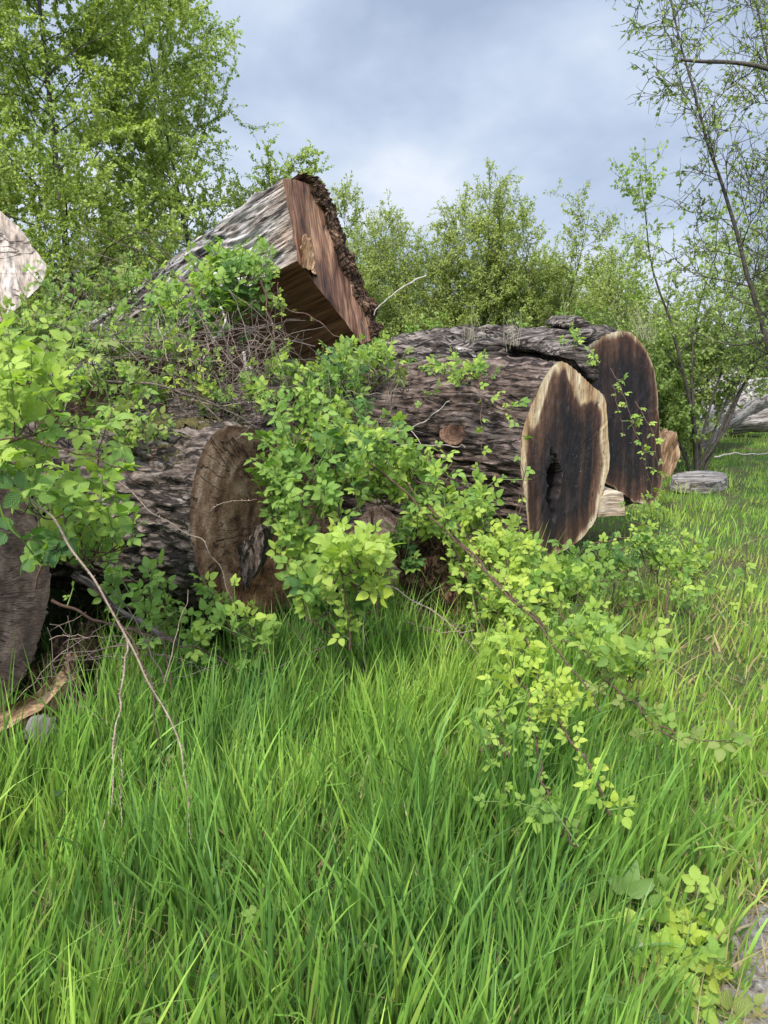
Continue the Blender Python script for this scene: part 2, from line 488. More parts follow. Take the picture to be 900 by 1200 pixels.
M['bark_rot'] = wood_material('crumbling_bark', [(0.3, (0.035, 0.02, 0.013)), (0.5, (0.12, 0.065, 0.038)), (0.7, (0.26, 0.165, 0.10))], (14, 22, 22), 8, 0.95, 1.0, 0.03, (60, 90, 90), crack=((16, 20, 20), 0.04, (0.018, 0.011, 0.008)))
M['weathered'] = wood_material('weathered_grey_wood', [(0.24, (0.085, 0.075, 0.068)), (0.40, (0.27, 0.245, 0.225)), (0.54, (0.42, 0.39, 0.37)), (0.75, (0.60, 0.57, 0.55))],
                               (1.8, 26, 26), 8, 0.85, 1.0, 0.03, (9, 75, 75), (1.6, (0.33, 0.25, 0.19), 0.53, 0.66), 0.9, crack=((0.9, 13, 13), 0.022, (0.03, 0.022, 0.018)))
M['saw_dark'] = wood_material('sawn_dark_wood', [(0.3, (0.12, 0.062, 0.033)), (0.5, (0.17, 0.090, 0.049)), (0.7, (0.225, 0.125, 0.07))], (1.4, 14, 14), 5, 0.7, 0.5, 0.006, (2.5, 60, 60))
M['redwood'] = wood_material('red_brown_heartwood', [(0.3, (0.050, 0.023, 0.016)), (0.47, (0.125, 0.058, 0.034)), (0.6, (0.21, 0.105, 0.060)), (0.78, (0.36, 0.21, 0.125))],
                             (12, 1.4, 12), 6, 0.6, 0.4, 0.006, (90, 6, 90), None, 0.6, spec=0.3)
M['pale_wood'] = wood_material('pale_sawn_wood', [(0.3, (0.27, 0.205, 0.16)), (0.5, (0.41, 0.335, 0.28)), (0.7, (0.50, 0.43, 0.375))], (9, 3.0, 3.0), 8, 0.8, 0.6, 0.01, (40, 14, 14), (2.5, (0.28, 0.19, 0.14), 0.55, 0.68), crack=((1.6, 5, 5), 0.012, (0.06, 0.04, 0.03)))
M['brown_wood'] = wood_material('brown_wood', [(0.3, (0.10, 0.052, 0.024)), (0.5, (0.22, 0.13, 0.07)), (0.7, (0.40, 0.27, 0.16))], (3, 16, 16), 6, 0.75, 0.6, 0.01, (7, 90, 90))
M['tan_wood'] = wood_material('tan_split_wood', [(0.3, (0.18, 0.125, 0.08)), (0.5, (0.33, 0.255, 0.18)), (0.7, (0.46, 0.385, 0.295))], (3, 22, 22), 6, 0.8, 0.6, 0.01, (7, 110, 110))
M['grey_wood'] = wood_material('grey_dead_wood', [(0.3, (0.13, 0.108, 0.092)), (0.5, (0.26, 0.225, 0.198)), (0.7, (0.40, 0.36, 0.325))], (2, 14, 14), 7, 0.85, 0.8, 0.012, (7, 90, 90), crack=((2, 12, 12), 0.03, (0.04, 0.03, 0.025)))
M['end_brown'] = ring_material('brown_log_end', [(0.28, (0.075, 0.040, 0.025)), (0.44, (0.20, 0.115, 0.072)), (0.58, (0.36, 0.235, 0.16)), (0.76, (0.56, 0.43, 0.32))])
M['end_grey'] = ring_material('grey_log_end', [(0.25, (0.016, 0.011, 0.008)), (0.45, (0.040, 0.028, 0.021)), (0.62, (0.080, 0.060, 0.047)), (0.8, (0.24, 0.20, 0.165))], ringfreq=45)
M['heartwood'] = heartwood_material('walnut_log_end')
M['stone'] = plain_material('stone', (0.05, 0.045, 0.036), (0.19, 0.175, 0.15), 14, 0.9, 0.9, 0.02)
M['moss'] = plain_material('moss', (0.035, 0.032, 0.010), (0.13, 0.105, 0.035), 60, 1.0, 1.0, 0.02)


def ground_material():
    m, nt, out = mat('soil_and_turf')
    tc = nd(nt, 'ShaderNodeTexCoord')
    n1 = nd(nt, 'ShaderNodeTexNoise', {'Vector': tc.outputs['Object'], 'Scale': 1.4, 'Detail': 6, 'Roughness': 0.7})
    n2 = nd(nt, 'ShaderNodeTexNoise', {'Vector': tc.outputs['Object'], 'Scale': 30, 'Detail': 5, 'Roughness': 0.7})
    a = ramp(nt, n2.outputs[0], [(0.3, (0.035, 0.028, 0.018)), (0.55, (0.085, 0.075, 0.035)), (0.72, (0.20, 0.16, 0.09))])
    g = ramp(nt, n2.outputs[0], [(0.3, (0.03, 0.055, 0.012)), (0.7, (0.08, 0.14, 0.03))])
    col = mixc(nt, ramp(nt, n1.outputs[0], [(0.4, (0, 0, 0)), (0.6, (1, 1, 1))]), a, g)
    b = nd(nt, 'ShaderNodeBump', {'Height': n2.outputs[0], 'Strength': 0.8, 'Distance': 0.03})
    p = nd(nt, 'ShaderNodeBsdfPrincipled', {'Base Color': col, 'Roughness': 0.95, 'Normal': b.outputs[0], 'Specular IOR Level': 0.1})
    nt.links.new(p.outputs[0], out.inputs[0])
    return m


M['ground'] = ground_material()
M['path'] = plain_material('dried_mud', (0.045, 0.037, 0.029), (0.30, 0.27, 0.235), 34, 0.95, 1.0, 0.012)


# ------------------------------------------------------------------ ground and path (setting)
def gz(x, y):
    x, y = np.asarray(x, float), np.asarray(y, float)
    return 0.05 * perlin(x * 0.5, y * 0.5, 0.3) + 0.02 * perlin(x * 2.1, y * 2.1, 4.2)


def make_ground():
    a = np.linspace(-1, 1, 190)
    xs = np.sign(a) * (np.abs(a) * 9 + np.abs(a) ** 7 * 500)
    ys = np.concatenate([np.linspace(-14, 0, 10)[:-1] * 6, np.linspace(0, 10, 100), 10 + np.linspace(0, 1, 60)[1:] ** 3 * 700])
    X, Y = np.meshgrid(xs, ys)
    Z = gz(X, Y)
    nx, ny = len(xs), len(ys)
    i = (np.arange(ny - 1)[:, None] * nx + np.arange(nx - 1)[None]).ravel()
    mb = MB()
    mb.add(np.stack([X, Y, Z], -1).reshape(-1, 3), np.stack([i, i + 1, i + nx + 1, i + nx], -1))
    tag(mb.build('ground', M['ground']), kind='structure')


make_ground()

PATH = [at(845, 1075, 1)[:2]]


def gpt(px, py, dz=0.0):
    """point of the flat ground seen at a photograph pixel"""
    r = ray(px, py)
    t = (dz - CAM[2]) / r[2]
    return CAM + r * t


PATH_EDGE = np.array([gpt(815, 1260), gpt(838, 1200), gpt(842, 1140), gpt(862, 1100), gpt(895, 1065), gpt(960, 1020), gpt(1050, 985)])


def path_side(x, y):
    """metres on the path side of its ragged edge (negative: grass)"""
    ex = np.interp(y, PATH_EDGE[:, 1], PATH_EDGE[:, 0], left=PATH_EDGE[0, 0], right=PATH_EDGE[-1, 0] + 3)
    return np.where(y > PATH_EDGE[-1, 1], -1.0, x - ex + 0.05 * perlin(x * 5, y * 5, 8.8))


def make_path():
    ys = np.linspace(0.6, 2.6, 200)
    us = np.linspace(0, 1, 140)
    ex = np.interp(ys, PATH_EDGE[:, 1], PATH_EDGE[:, 0], left=PATH_EDGE[0, 0])
    X = ex[:, None] + 0.06 * fbm(ys * 5, 0.2, 0.7, 4, 0.7)[:, None] - 0.08 + us[None] * 1.4
    Y = np.broadcast_to(ys[:, None], X.shape)
    Z = gz(X, Y) + 0.012 + (0.018 * np.abs(fbm(X * 16, Y * 16, 1.0, 5, 0.7))) * np.minimum(1, us * 12)[None] - 0.03 * (1 - np.minimum(1, us * 10))[None]
    n = X.shape[1]
    i = (np.arange(len(ys) - 1)[:, None] * n + np.arange(n - 1)[None]).ravel()
    mb = MB()
    mb.add(np.stack([X, Y, Z], -1).reshape(-1, 3), np.stack([i, i + 1, i + n + 1, i + n], -1))
    tag(mb.build('path', M['path']), kind='structure')


make_path()


# ------------------------------------------------------------------ logs
def outward_normals(ring, axis):
    t = norm(np.roll(ring, -1, 0) - np.roll(ring, 1, 0))
    o = np.cross(t, axis)
    c = ring.mean(0)
    if np.sum(o * (ring - c)) < 0:
        o = -o
    return norm(o)


def ridged(x, y, z):
    return 1 - np.abs(perlin(x, y, z)) * 2


def log_body(ring, axis, L, disp, K=120, taper=0.0, bend=None, seed=0.0):
    """ring (N,3) swept along axis away from the cut; disp(s, c, w, t) gives the bark relief in metres"""
    N = len(ring)
    o = outward_normals(ring, axis)
    c = ring.mean(0)
    s = np.linspace(0, 1, K) ** 1.15 * L
    rad = np.linalg.norm(ring - c, axis=1).mean()
    rel = (ring - c)
    e1 = norm(rel[0]); e2 = np.cross(axis, e1)
    a = np.arctan2(rel @ e2, rel @ e1)
    per = np.concatenate([[0], np.cumsum(np.linalg.norm(np.diff(ring, axis=0), axis=1))])
    Sg, A = np.meshgrid(s, a, indexing='ij')
    T = np.broadcast_to(per[None], Sg.shape)
    cx, cy = np.cos(A) * rad, np.sin(A) * rad
    d = disp(Sg, cx + seed, cy + seed, T)
    v = c + axis * Sg[..., None] + rel[None] * (1 + taper * Sg / L)[..., None] + o[None] * d[..., None]
    if bend is not None:
        v = v + np.asarray(bend)[None, None] * ((Sg / L) ** 2)[..., None]
    i = np.arange(K - 1)[:, None] * N
    j = np.arange(N)[None]
    j2 = (j + 1) % N
    f = np.stack([i + j, i + j2, i + N + j2, i + N + j], -1).reshape(-1, 4)
    co = np.stack([Sg + seed, cx, cy], -1)
    return v, f, co


def face_grid(rim, n, M_=34, relief=0.004, freq=30.0, pith=None):
    """cut end: concentric rings from the rim to the pith, slightly uneven along n"""
    c = rim.mean(0) if pith is None else np.asarray(pith, float)
    N = len(rim)
    r = np.linspace(1, 0, M_ + 1)[:-1]
    P = c + (rim - c)[None] * r[:, None, None]
    up = np.array([0, 0, 1.0])
    eu = norm(np.cross(up, n)); ev = np.cross(n, eu)
    u = (P - c) @ eu; v = (P - c) @ ev
    h = relief * fbm(u * freq, v * freq * 0.4, 0.5, 3) * np.minimum(1, (1 - r) * 12)[:, None]
    P = P + n * h[..., None]
    pts = np.vstack([P.reshape(-1, 3), c[None]])
    i = np.arange(M_ - 1)[:, None] * N
    j = np.arange(N)[None]; j2 = (j + 1) % N
    q = np.stack([i + j, i + N + j, i + N + j2, i + j2], -1).reshape(-1, 4)
    b = (M_ - 1) * N
    tri = np.stack([b + j[0], np.full(N, M_ * N), b + j2[0]], -1)
    U = np.append(u.ravel(), 0); Vv = np.append(v.ravel(), 0)
    rr = np.append(np.repeat(r, N), 0)
    return pts, q, tri, U, Vv, rr


def add_face(mb, pts, q, tri, co, mat_i=0, tint=None):
    k = mb.n
    mb.add(pts, q, mat_i, tint, co)
    f, mm = mb.f[-1]
    mb.f.append((tri + k, np.full(len(tri), mat_i)))


def cap(mb, ring, axis, co, mat_i=0):
    """plain closing fan for the far end"""
    c = ring.mean(0)
    N = len(ring)
    j = np.arange(N)
    mb.add(np.vstack([ring, c]), np.stack([j, (j + 1) % N, np.full(N, N)], -1), mat_i, None, np.vstack([co, co.mean(0)]))


def base_of(v):
    v = v.reshape(-1, 3)
    c = v.mean(0)
    return np.array([c[0], c[1], max(0.0, v[:, 2].min())])


def walnut_disp(knot=None, amp=1.0):
    def f(s, cx, cy, t):
        w = 0.25 * perlin(s * 1.7, cx * 1.5, cy * 1.5)
        w2 = 0.5 * perlin(s * 4.5, cx * 4, cy * 4)
        r = ridged(s * 2.6 + w, cx * 11 + 2.4 * w + w2, cy * 11 + 2.4 * w + w2)
        r2 = ridged(s * 6.0, cx * 24 + 4 * w2, cy * 24 + 3 * w)
        pm = np.clip(0.75 + 1.1 * perlin(s * 1.8 + 3, cx * 3, cy * 3), 0.15, 1.6)
        plate = np.clip(perlin(s * 3.2, cx * 5 + w, cy * 5) * 4, -1, 1)
        d = amp * (0.024 * r * pm + 0.016 * r2 * (1.5 - 0.6 * pm) + 0.008 * plate + 0.05 * perlin(s * 0.9, cx * 1.4, cy * 1.4) + 0.006 * perlin(s * 14, cx * 30, cy * 30))
        if knot is not None:
            ks, kt = knot
            dd = np.sqrt((s - ks) ** 2 + ((t - kt) * 1.05) ** 2)
            d = d + 0.05 * np.exp(-(dd / 0.2) ** 2) + 0.016 * np.cos(dd * 62) * np.exp(-(dd / 0.28) ** 2) * (dd > 0.06) - 0.02 * np.exp(-(dd / 0.06) ** 2)
        return (d - 0.03) * (0.25 + 0.75 * np.minimum(1, s / 0.12))
    return f


def furrow_disp(amp=1.0):
    def f(s, cx, cy, t):
        w = 0.3 * perlin(s * 2.5, cx * 2, cy * 2)
        g = np.abs(perlin(s * 3.6 + w, cx * 15 + 2 * w, cy * 15))
        g2 = np.abs(perlin(s * 8, cx * 30 + w, cy * 30))
        return (amp * (0.040 * np.minimum(1, g * 2.4) + 0.018 * np.minimum(1, g2 * 2.4) + 0.03 * perlin(s, cx * 2, cy * 2) + 0.005 * perlin(s * 30, cx * 60, cy * 60)) - 0.04) * (0.12 + 0.88 * np.minimum(1, s / 0.06))
    return f


AX_B = norm([-0.86, 0.50, 0.02])      # lie of the two walnut logs
LOG_BODIES = []


def sap_from(u, v, r, top, sides, seed):
    vv = v / (np.abs(v).max() + 1e-6)
    width = np.where(vv > 0, sides + (top - sides) * np.clip(vv, 0, 1) ** 1.6, sides * (1 + 0.75 * vv))
    width = np.clip(width, 0.03, 1) * (1 + 0.8 * perlin(u * 4 + seed, v * 2.6, seed) + 0.4 * perlin(u * 16, v * 5, seed + 3))
    return np.interp(r - (1 - width), [-0.5, -0.08, 0.0, 0.07], [0.0, 0.28, 0.42, 0.72])


def walnut_log(outline, Y, L, label, knot=None, seed=0.0, N=420, K=260, top=0.3, sides=0.13, bark='bark_walnut', n_tilt=None, amp=1.0, taper=-0.08, hole=None):
    n = -AX_B
    cpx = np.mean(outline, 0)
    P0 = at(cpx[0], cpx[1], Y)
    n_face = norm([0.62, -0.78, 0.03]) if n_tilt is None else norm(n_tilt)
    ring = resample_closed(on_plane(outline, P0, n_face), N, 1)
    c = ring.mean(0)
    ring = c + (ring - c) * (0.985 + 0.012 * fbm(ring[:, 0] * 8 + seed, ring[:, 1] * 5, ring[:, 2] * 5, 3))[:, None]
    kn = None
    if knot is not None:
        ks, kpx = knot
        # circumference position of the knot: the ring vertex whose swept line passes nearest the knot's pixel
        best = None
        for i in range(N):
            p = ring[i] + AX_B * ks - CAM
            xx, yy = 450 + FPX * (p @ RIGHT) / (p @ FWD), 600 - FPX * (p @ UP) / (p @ FWD)
            dep = p @ FWD
            e = abs(yy - kpx[1]) + dep * 60
            if best is None or e < best[0]:
                best = (e, i)
        per = np.concatenate([[0], np.cumsum(np.linalg.norm(np.diff(ring, axis=0), axis=1))])
        kn = (ks, per[best[1]])
        kidx = best[1]
    v, f, co = log_body(ring, AX_B, L, walnut_disp(kn, amp), K, taper, None, seed)
    root = thing('walnut_log', label, 'log', base_of(v))
    mb = MB()
    mb.add(v.reshape(-1, 3), f, 0, None, co.reshape(-1, 3))
    cap(mb, v[-1], AX_B, co[-1])
    mb.build('bark', M[bark], root)
    rim = v[0]
    pts, q, tri, U, V_, rr = face_grid(rim, n_face, 46, 0.004)
    sap = sap_from(U, V_, rr, top, sides, seed)
    if hole is not None:
        hp = on_plane([hole[0]], P0, n_face)[0]
        up = np.array([0, 0, 1.0]); eu = norm(np.cross(up, n_face)); ev = np.cross(n_face, eu)
        du, dv = (pts - hp) @ eu, (pts - hp) @ ev
        d = np.sqrt((du / hole[1]) ** 2 + (dv / hole[2]) ** 2) + 0.45 * fbm(du * 16, dv * 8, 2.2, 3)
        pts = pts - n_face * (0.17 * np.clip((1.0 - d) / 0.4, 0, 1) * (1 + 0.5 * perlin(du * 40, dv * 30, 1.0)))[:, None]
    fb = MB()
    add_face(fb, pts, q, tri, np.stack([U, V_, sap], -1))
    fb.build('cut_end', M['heartwood'], root)
    if kn is not None:
        kb = MB()
        j = int(np.argmin(np.abs(np.linspace(0, 1, K) ** 1.15 * L - ks)))
        kc = v[j, kidx]
        o = outward_normals(v[j], AX_B)[kidx]
        a1 = norm(AX_B - o * (AX_B @ o)); a2 = np.cross(o, a1)
        an = np.linspace(0, 2 * math.pi, 40, endpoint=False)
        rk = 0.10 * (1 + 0.10 * perlin(np.cos(an) * 1.5, np.sin(an) * 1.5, 3.3))
        rim2 = kc + o * 0.015 + (np.cos(an) * rk)[:, None] * a1 + (np.sin(an) * rk)[:, None] * a2
        P2, q2, t2, U2, V2, r2 = face_grid(rim2, o, 12, 0.006)
        add_face(kb, P2, q2, t2, np.stack([U2, V2, r2], -1))
        lo = rim2 - o * 0.12
        jj = np.arange(40)
        kb.add(np.vstack([rim2, lo]), np.stack([jj, (jj + 1) % 40, 40 + (jj + 1) % 40, 40 + jj], -1), 0, None, np.zeros((80, 3)))
        kb.c = [c_ * np.array([0.42, 0.37, 0.35]) for c_ in kb.c]
        kb.build('knot', M['end_brown'], root)
    return root, v


# the walnut log with the knot
faceB = [(657, 420), (664, 424), (686, 443), (708, 463), (712, 476), (714, 512), (716, 545), (709, 570), (703, 592), (698, 612), (686, 629), (668, 643), (648, 652), (628, 655), (621, 642), (617, 612), (613, 580), (608, 545), (609, 515), (618, 482), (631, 454), (644, 430)]
rootB, vB = walnut_log(faceB, 5.2, 2.9, 'huge reddish log with a round branch knot on its bark and a black cut end', (0.47, (532, 506)), 0.0, hole=((650, 570), 0.075, 0.21), top=0.30, sides=0.13)
faceC = [(690, 400), (712, 388), (735, 385), (752, 400), (765, 422), (771, 455), (774, 500), (778, 545), (775, 580), (764, 592), (745, 590), (727, 580), (715, 570), (690, 560), (672, 520), (668, 460), (676, 420)]
rootC, vC = walnut_log(faceC, 6.35, 1.9, 'dark slabbed log behind the knotted one, its black cut end draped with bramble sprays', None, 4.0, top=0.06, sides=0.02, bark='bark_dark', amp=1.5, taper=0.02)


def bark_plate(parent, pxs, Y, thick, label=None, matn='bark_dark', seed=0.0, lift=0.0, back=0.35):
    """loose curling slab of bark: an outline with thickness and torn edges"""
    P = np.array([at(x, y, Y) for x, y in pxs])
    ring = resample_closed(P, 90, 1)
    n = norm(np.array([0.25, -0.9, 0.25]))
    nn = 5
    mb = MB()
    rows = []
    for k in range(nn):
        u = k / (nn - 1)
        rr = ring + np.array([-0.35, 0.9, 0.12]) * back * u
        sc = 1 - 0.35 * (2 * u - 1) ** 2
        c = rr.mean(0)
        rr = c + (rr - c) * sc
        rr = rr + 0.03 * np.stack([perlin(rr[:, 0] * 9, rr[:, 2] * 9, seed + i + u) for i in range(3)], -1)
        rows.append(rr)
    v = np.array(rows)
    N = 90
    i = np.arange(nn - 1)[:, None] * N; j = np.arange(N)[None]; j2 = (j + 1) % N
    co = np.stack([v[..., 0] + seed, v[..., 2], v[..., 1]], -1)
    mb.add(v.reshape(-1, 3), np.stack([i + j, i + j2, i + N + j2, i + N + j], -1).reshape(-1, 4), 0, None, co.reshape(-1, 3))
    cap(mb, v[0], n, co[0]); cap(mb, v[-1], n, co[-1])
    o = mb.build('loose_bark', M[matn], parent)
    if label:
        o['label'] = label
    return o


bark_plate(rootC, [(655, 384), (668, 374), (690, 371), (703, 378), (696, 384), (675, 386)], 6.1, 0.05, None, 'bark_dark', 1.0)
bark_plate(rootC, [(606, 404), (640, 392), (690, 384), (716, 384), (712, 395), (672, 404), (650, 415), (615, 416)], 6.0, 0.05, None, 'bark_dark', 2.0, back=0.5)
bark_plate(rootC, [(640, 412), (668, 400), (700, 404), (712, 430), (709, 460), (690, 446), (672, 428), (655, 420)], 5.75, 0.05, None, 'bark_dark', 5.0)
bark_plate(rootB, [(541, 410), (556, 401), (580, 396), (600, 402), (598, 412), (570, 416), (552, 420)], 5.9, 0.05, 'loose curl of dark bark lying on the knotted log', 'bark_dark', 3.0)
bark_plate(rootB, [(541, 408), (550, 409), (566, 418), (560, 424), (544, 416)], 5.75, 0.03, 'pale splinter of bare wood under the loose bark', 'grey_wood', 7.0, back=0.15)

# round log with furrowed bark in front
faceD = [(262, 497), (290, 500), (325, 512), (360, 535), (386, 570), (398, 615), (392, 660), (370, 695), (345, 713), (305, 721), (270, 716), (246, 700), (231, 668), (222, 625), (222, 585), (230, 545), (243, 515)]
AX_D = norm([-0.93, 0.36, 0.01])


def furrow_log(outline, Y, axis, L, name, label, bark, end, seed, N=420, K=260, amp=1.0, taper=0.0, n_face=None, end_tint=None, extra=None, bend=None):
    cpx = np.mean(outline, 0)
    P0 = at(cpx[0], cpx[1], Y)
    n = -axis if n_face is None else norm(n_face)
    ring = resample_closed(on_plane(outline, P0, n), N, 2)
    v, f, co = log_body(ring, axis, L, furrow_disp(amp), K, taper, bend, seed)
    root = thing(name, label, 'log', base_of(v))
    mb = MB()
    mb.add(v.reshape(-1, 3), f, 0, None, co.reshape(-1, 3))
    cap(mb, v[-1], axis, co[-1])
    mb.build('bark', M[bark], root)
    fb = MB()
    pts, q, tri, U, V_, rr = face_grid(v[0], n, 36, 0.006)
    if end_tint is not None:
        wv = np.clip((-V_ - 0.12 + 0.10 * perlin(U * 5, V_ * 5, 1.0)) / 0.10, 0, 1)[:, None]
        end_tint = np.array(end_tint) * (1 - wv) + np.array([1.05, 0.84, 0.68]) * wv
    add_face(fb, pts, q, tri, np.stack([U, V_, rr], -1), 0, end_tint)
    fb.build('cut_end', M[end], root)
    return root, v


rootD, vD = furrow_log(faceD, 4.0, AX_D, 2.2, 'furrowed_log', 'round log with deep grey furrows and moss on top, half hidden by bramble', 'bark_grey', 'end_brown', 9.0, end_tint=(0.95, 0.89, 0.84))


def moss_cushion(parent, v, s0, s1, z_min_rel, name='moss', seed=0):
    """bumpy moss skin over the upper bark between two positions along the log"""
    K, N = v.shape[:2]
    ks = np.arange(int(K * s0), int(K * s1))
    sub = v[ks]
    c = sub.mean(1, keepdims=True)
    rel = sub - c
    hi = rel[..., 2] / (np.abs(rel[..., 2]).max() + 1e-6)
    o = norm(rel)
    cover = (hi - z_min_rel) * 2.5 + 0.8 * fbm(sub[..., 0] * 5 + seed, sub[..., 1] * 5, sub[..., 2] * 12, 4, 0.7)
    th = np.clip(cover, -0.4, 0.5) * 0.035 + 0.012 * perlin(sub[..., 0] * 60, sub[..., 1] * 60, sub[..., 2] * 60)
    p = sub + o * th[..., None]
    i = np.arange(len(ks) - 1)[:, None] * N; j = np.arange(N - 1)[None]
    q = np.stack([i + j, i + j + 1, i + N + j + 1, i + N + j], -1)
    keep = (cover[:-1, :-1] > 0) & (cover[1:, 1:] > 0)
    q = q[keep]
    used, inv = np.unique(q, return_inverse=True)
    mb = MB()
    mb.add(p.reshape(-1, 3)[used], inv.reshape(-1, 4))
    return mb.build(name, M['moss'], parent)


moss_cushion(rootD, vD, 0.05, 0.7, 0.86, seed=3)

# flared buttress spur on the end of that log
def chunk(parent, pxs, Y, depth_vec, matn, name, n=90, amp=0.02, seed=0.0, scale_far=1.0, freq=6.0, rows=10, grain_axis=None, smooth=1, label=None, base=None):
    """irregular piece of wood: outline at its place pushed along depth_vec, roughened"""
    P = np.array([at(p[0], p[1], p[2] if len(p) > 2 else Y) for p in pxs])
    ring = resample_closed(P, n, smooth)
    dv = np.asarray(depth_vec, float)
    L = np.linalg.norm(dv)
    ax = dv / L
    o = outward_normals(ring, ax)
    c = ring.mean(0)
    u = np.linspace(0, 1, rows)
    sc = 1 + (scale_far - 1) * u
    v = c + (ring - c)[None] * sc[:, None, None] + dv[None, None] * u[:, None, None]
    d = amp * fbm(v[..., 0] * freq + seed, v[..., 1] * freq, v[..., 2] * freq, 3)
    v = v + o[None] * d[..., None]
    up = norm(np.array([0.15, 0.1, 0.98]) if grain_axis is None else np.asarray(grain_axis, float))
    g1 = norm(np.cross(up, [0.3, 0.9, 0.1])); g2 = np.cross(up, g1)
    co = np.stack([v @ up + seed, v @ g1, v @ g2], -1)
    mb = MB()
    i = np.arange(rows - 1)[:, None] * n; j = np.arange(n)[None]; j2 = (j + 1) % n
    mb.add(v.reshape(-1, 3), np.stack([i + j, i + j2, i + n + j2, i + n + j], -1).reshape(-1, 4), 0, None, co.reshape(-1, 3))
    fn = norm(-ax)
    for ring_, s_ in ((v[0], 1), (v[-1], -1)):
        P_, q, t, U, V_, rr = face_grid(ring_, fn * s_, 8, amp * 0.4, 14)
        cc = np.stack([P_ @ up + seed, P_ @ g1, P_ @ g2], -1)
        add_face(mb, P_, q, t, cc)
    ob = mb.build(name, M[matn], parent, base=base if parent is None else None)
    if label:
        ob['label'] = label
    return ob


chunk(rootD, [(300, 612, 3.80), (311, 622, 3.80), (308, 645, 3.80), (300, 668, 3.82), (290, 690, 3.85), (277, 702, 3.88), (266, 694, 3.88), (262, 668, 3.86), (268, 650, 3.84), (286, 634, 3.82)], 3.85,
      (0.03, 0.16, 0.0), 'bark_grey', 'buttress_spur', amp=0.015, seed=2.0, label='grey splayed spur on the brown cut end', scale_far=0.85)

# big grey log end at the edge
faceE = [(-250, 640), (-215, 590), (-150, 562), (-80, 552), (-20, 560), (18, 575), (42, 605), (58, 650), (60, 690), (52, 730), (38, 775), (15, 815), (-20, 850), (-90, 872), (-170, 860), (-230, 810), (-258, 730)]
rootE, vE = furrow_log(faceE, 3.15, norm([-0.45, 0.89, 0.0]), 1.3, 'grey_log', 'blackish grey cut log end with saw lines beside the bramble with big leaves', 'bark_dark', 'end_grey', 14.0, n_face=(0.28, -0.95, 0.05))


# ------------------------------------------------------------------ squared logs (sawn faces)
def squared_log(outline, P0px, Y, n, axis, L, name, label, edge_mats, mats, face_mat, amps, far_scale=0.92, K=150, per=60, seed=0.0, face_n=36, bend=(0, 0, 0), stain=0.0):
    P0 = at(P0px[0], P0px[1], Y)
    C = on_plane(outline, P0, n)
    m = len(C)
    ring, em, am = [], [], []
    for i in range(m):
        a, b = C[i], C[(i + 1) % m]
        for k in range(per):
            ring.append(a + (b - a) * k / per)
            em.append(edge_mats[i])
            w = min(k, per - k) / 4
            am.append(amps[i] * min(1, w + 0.15))
    ring, em, am = np.array(ring), np.array(em), np.array(am)
    N = len(ring)
    o = outward_normals(ring, axis)
    chip = fbm(ring[:, 0] * 7 + seed, ring[:, 1] * 7, ring[:, 2] * 7, 4, 0.65)
    ring = ring + o * (0.010 * chip - 0.03 * np.clip(chip - 0.35, 0, 1))[:, None]
    c = ring.mean(0)
    s = np.linspace(0, 1, K) * L
    v = c + axis * s[:, None, None] + (ring - c)[None] * (1 + (far_scale - 1) * s / L)[:, None, None] + np.asarray(bend, float) * ((s / L) ** 2)[:, None, None]
    perim = np.concatenate([[0], np.cumsum(np.linalg.norm(np.diff(ring, axis=0), axis=1))])
    Sg, T = np.meshgrid(s, perim, indexing='ij')
    w = perlin(Sg * 1.5, T * 2, seed)
    d = (0.9 * (np.minimum(1, np.abs(perlin(Sg * 0.9 + seed, T * 14 + 3 * w, 1.0)) * 2.4) - 0.7) + 0.9 * perlin(Sg * 1.4, T * 1.6, seed + 5) + 0.35 * perlin(Sg * 6, T * 45, seed))
    d = d * am[None] * np.minimum(1, Sg / 0.25 + 0.08)
    v = v + o[None] * d[..., None]
    co = np.stack([Sg + seed, T, np.zeros_like(T) + seed], -1)
    root = thing(name, label, 'log', base_of(v))
    i = np.arange(K - 1)[:, None] * N; j = np.arange(N)[None]; j2 = (j + 1) % N
    q = np.stack([i + j, i + j2, i + N + j2, i + N + j], -1).reshape(-1, 4)
    qm = np.tile(em, K - 1)
    names = {}
    for mi in sorted(set(edge_mats)):
        sel = q[qm == mi]
        used, inv = np.unique(sel, return_inverse=True)
        mb = MB()
        ct = co.reshape(-1, 3)[used]
        wt = np.clip(0.85 - (ct[:, 0] - seed) / 0.55 + 0.5 * perlin(ct[:, 0] * 2, ct[:, 1] * 9, 2.0), 0, 1)[:, None] * stain
        mb.add(v.reshape(-1, 3)[used], inv.reshape(-1, 4), 0, 1 - wt * np.array([0.18, 0.34, 0.46]), ct)
        if mi == sorted(set(edge_mats))[0]:
            cap(mb, v[-1], axis, co[-1])
        mb.build(mats[mi][0], M[mats[mi][1]], root)
    fb = MB()
    P_, qq, tt, U, V_, rr = face_grid(v[0], n, face_n, 0.013, 9.0)
    add_face(fb, P_, qq, tt, np.stack([U, V_, rr * 0], -1))
    fb.build('cut_end', M[face_mat], root)
    return root, v, C


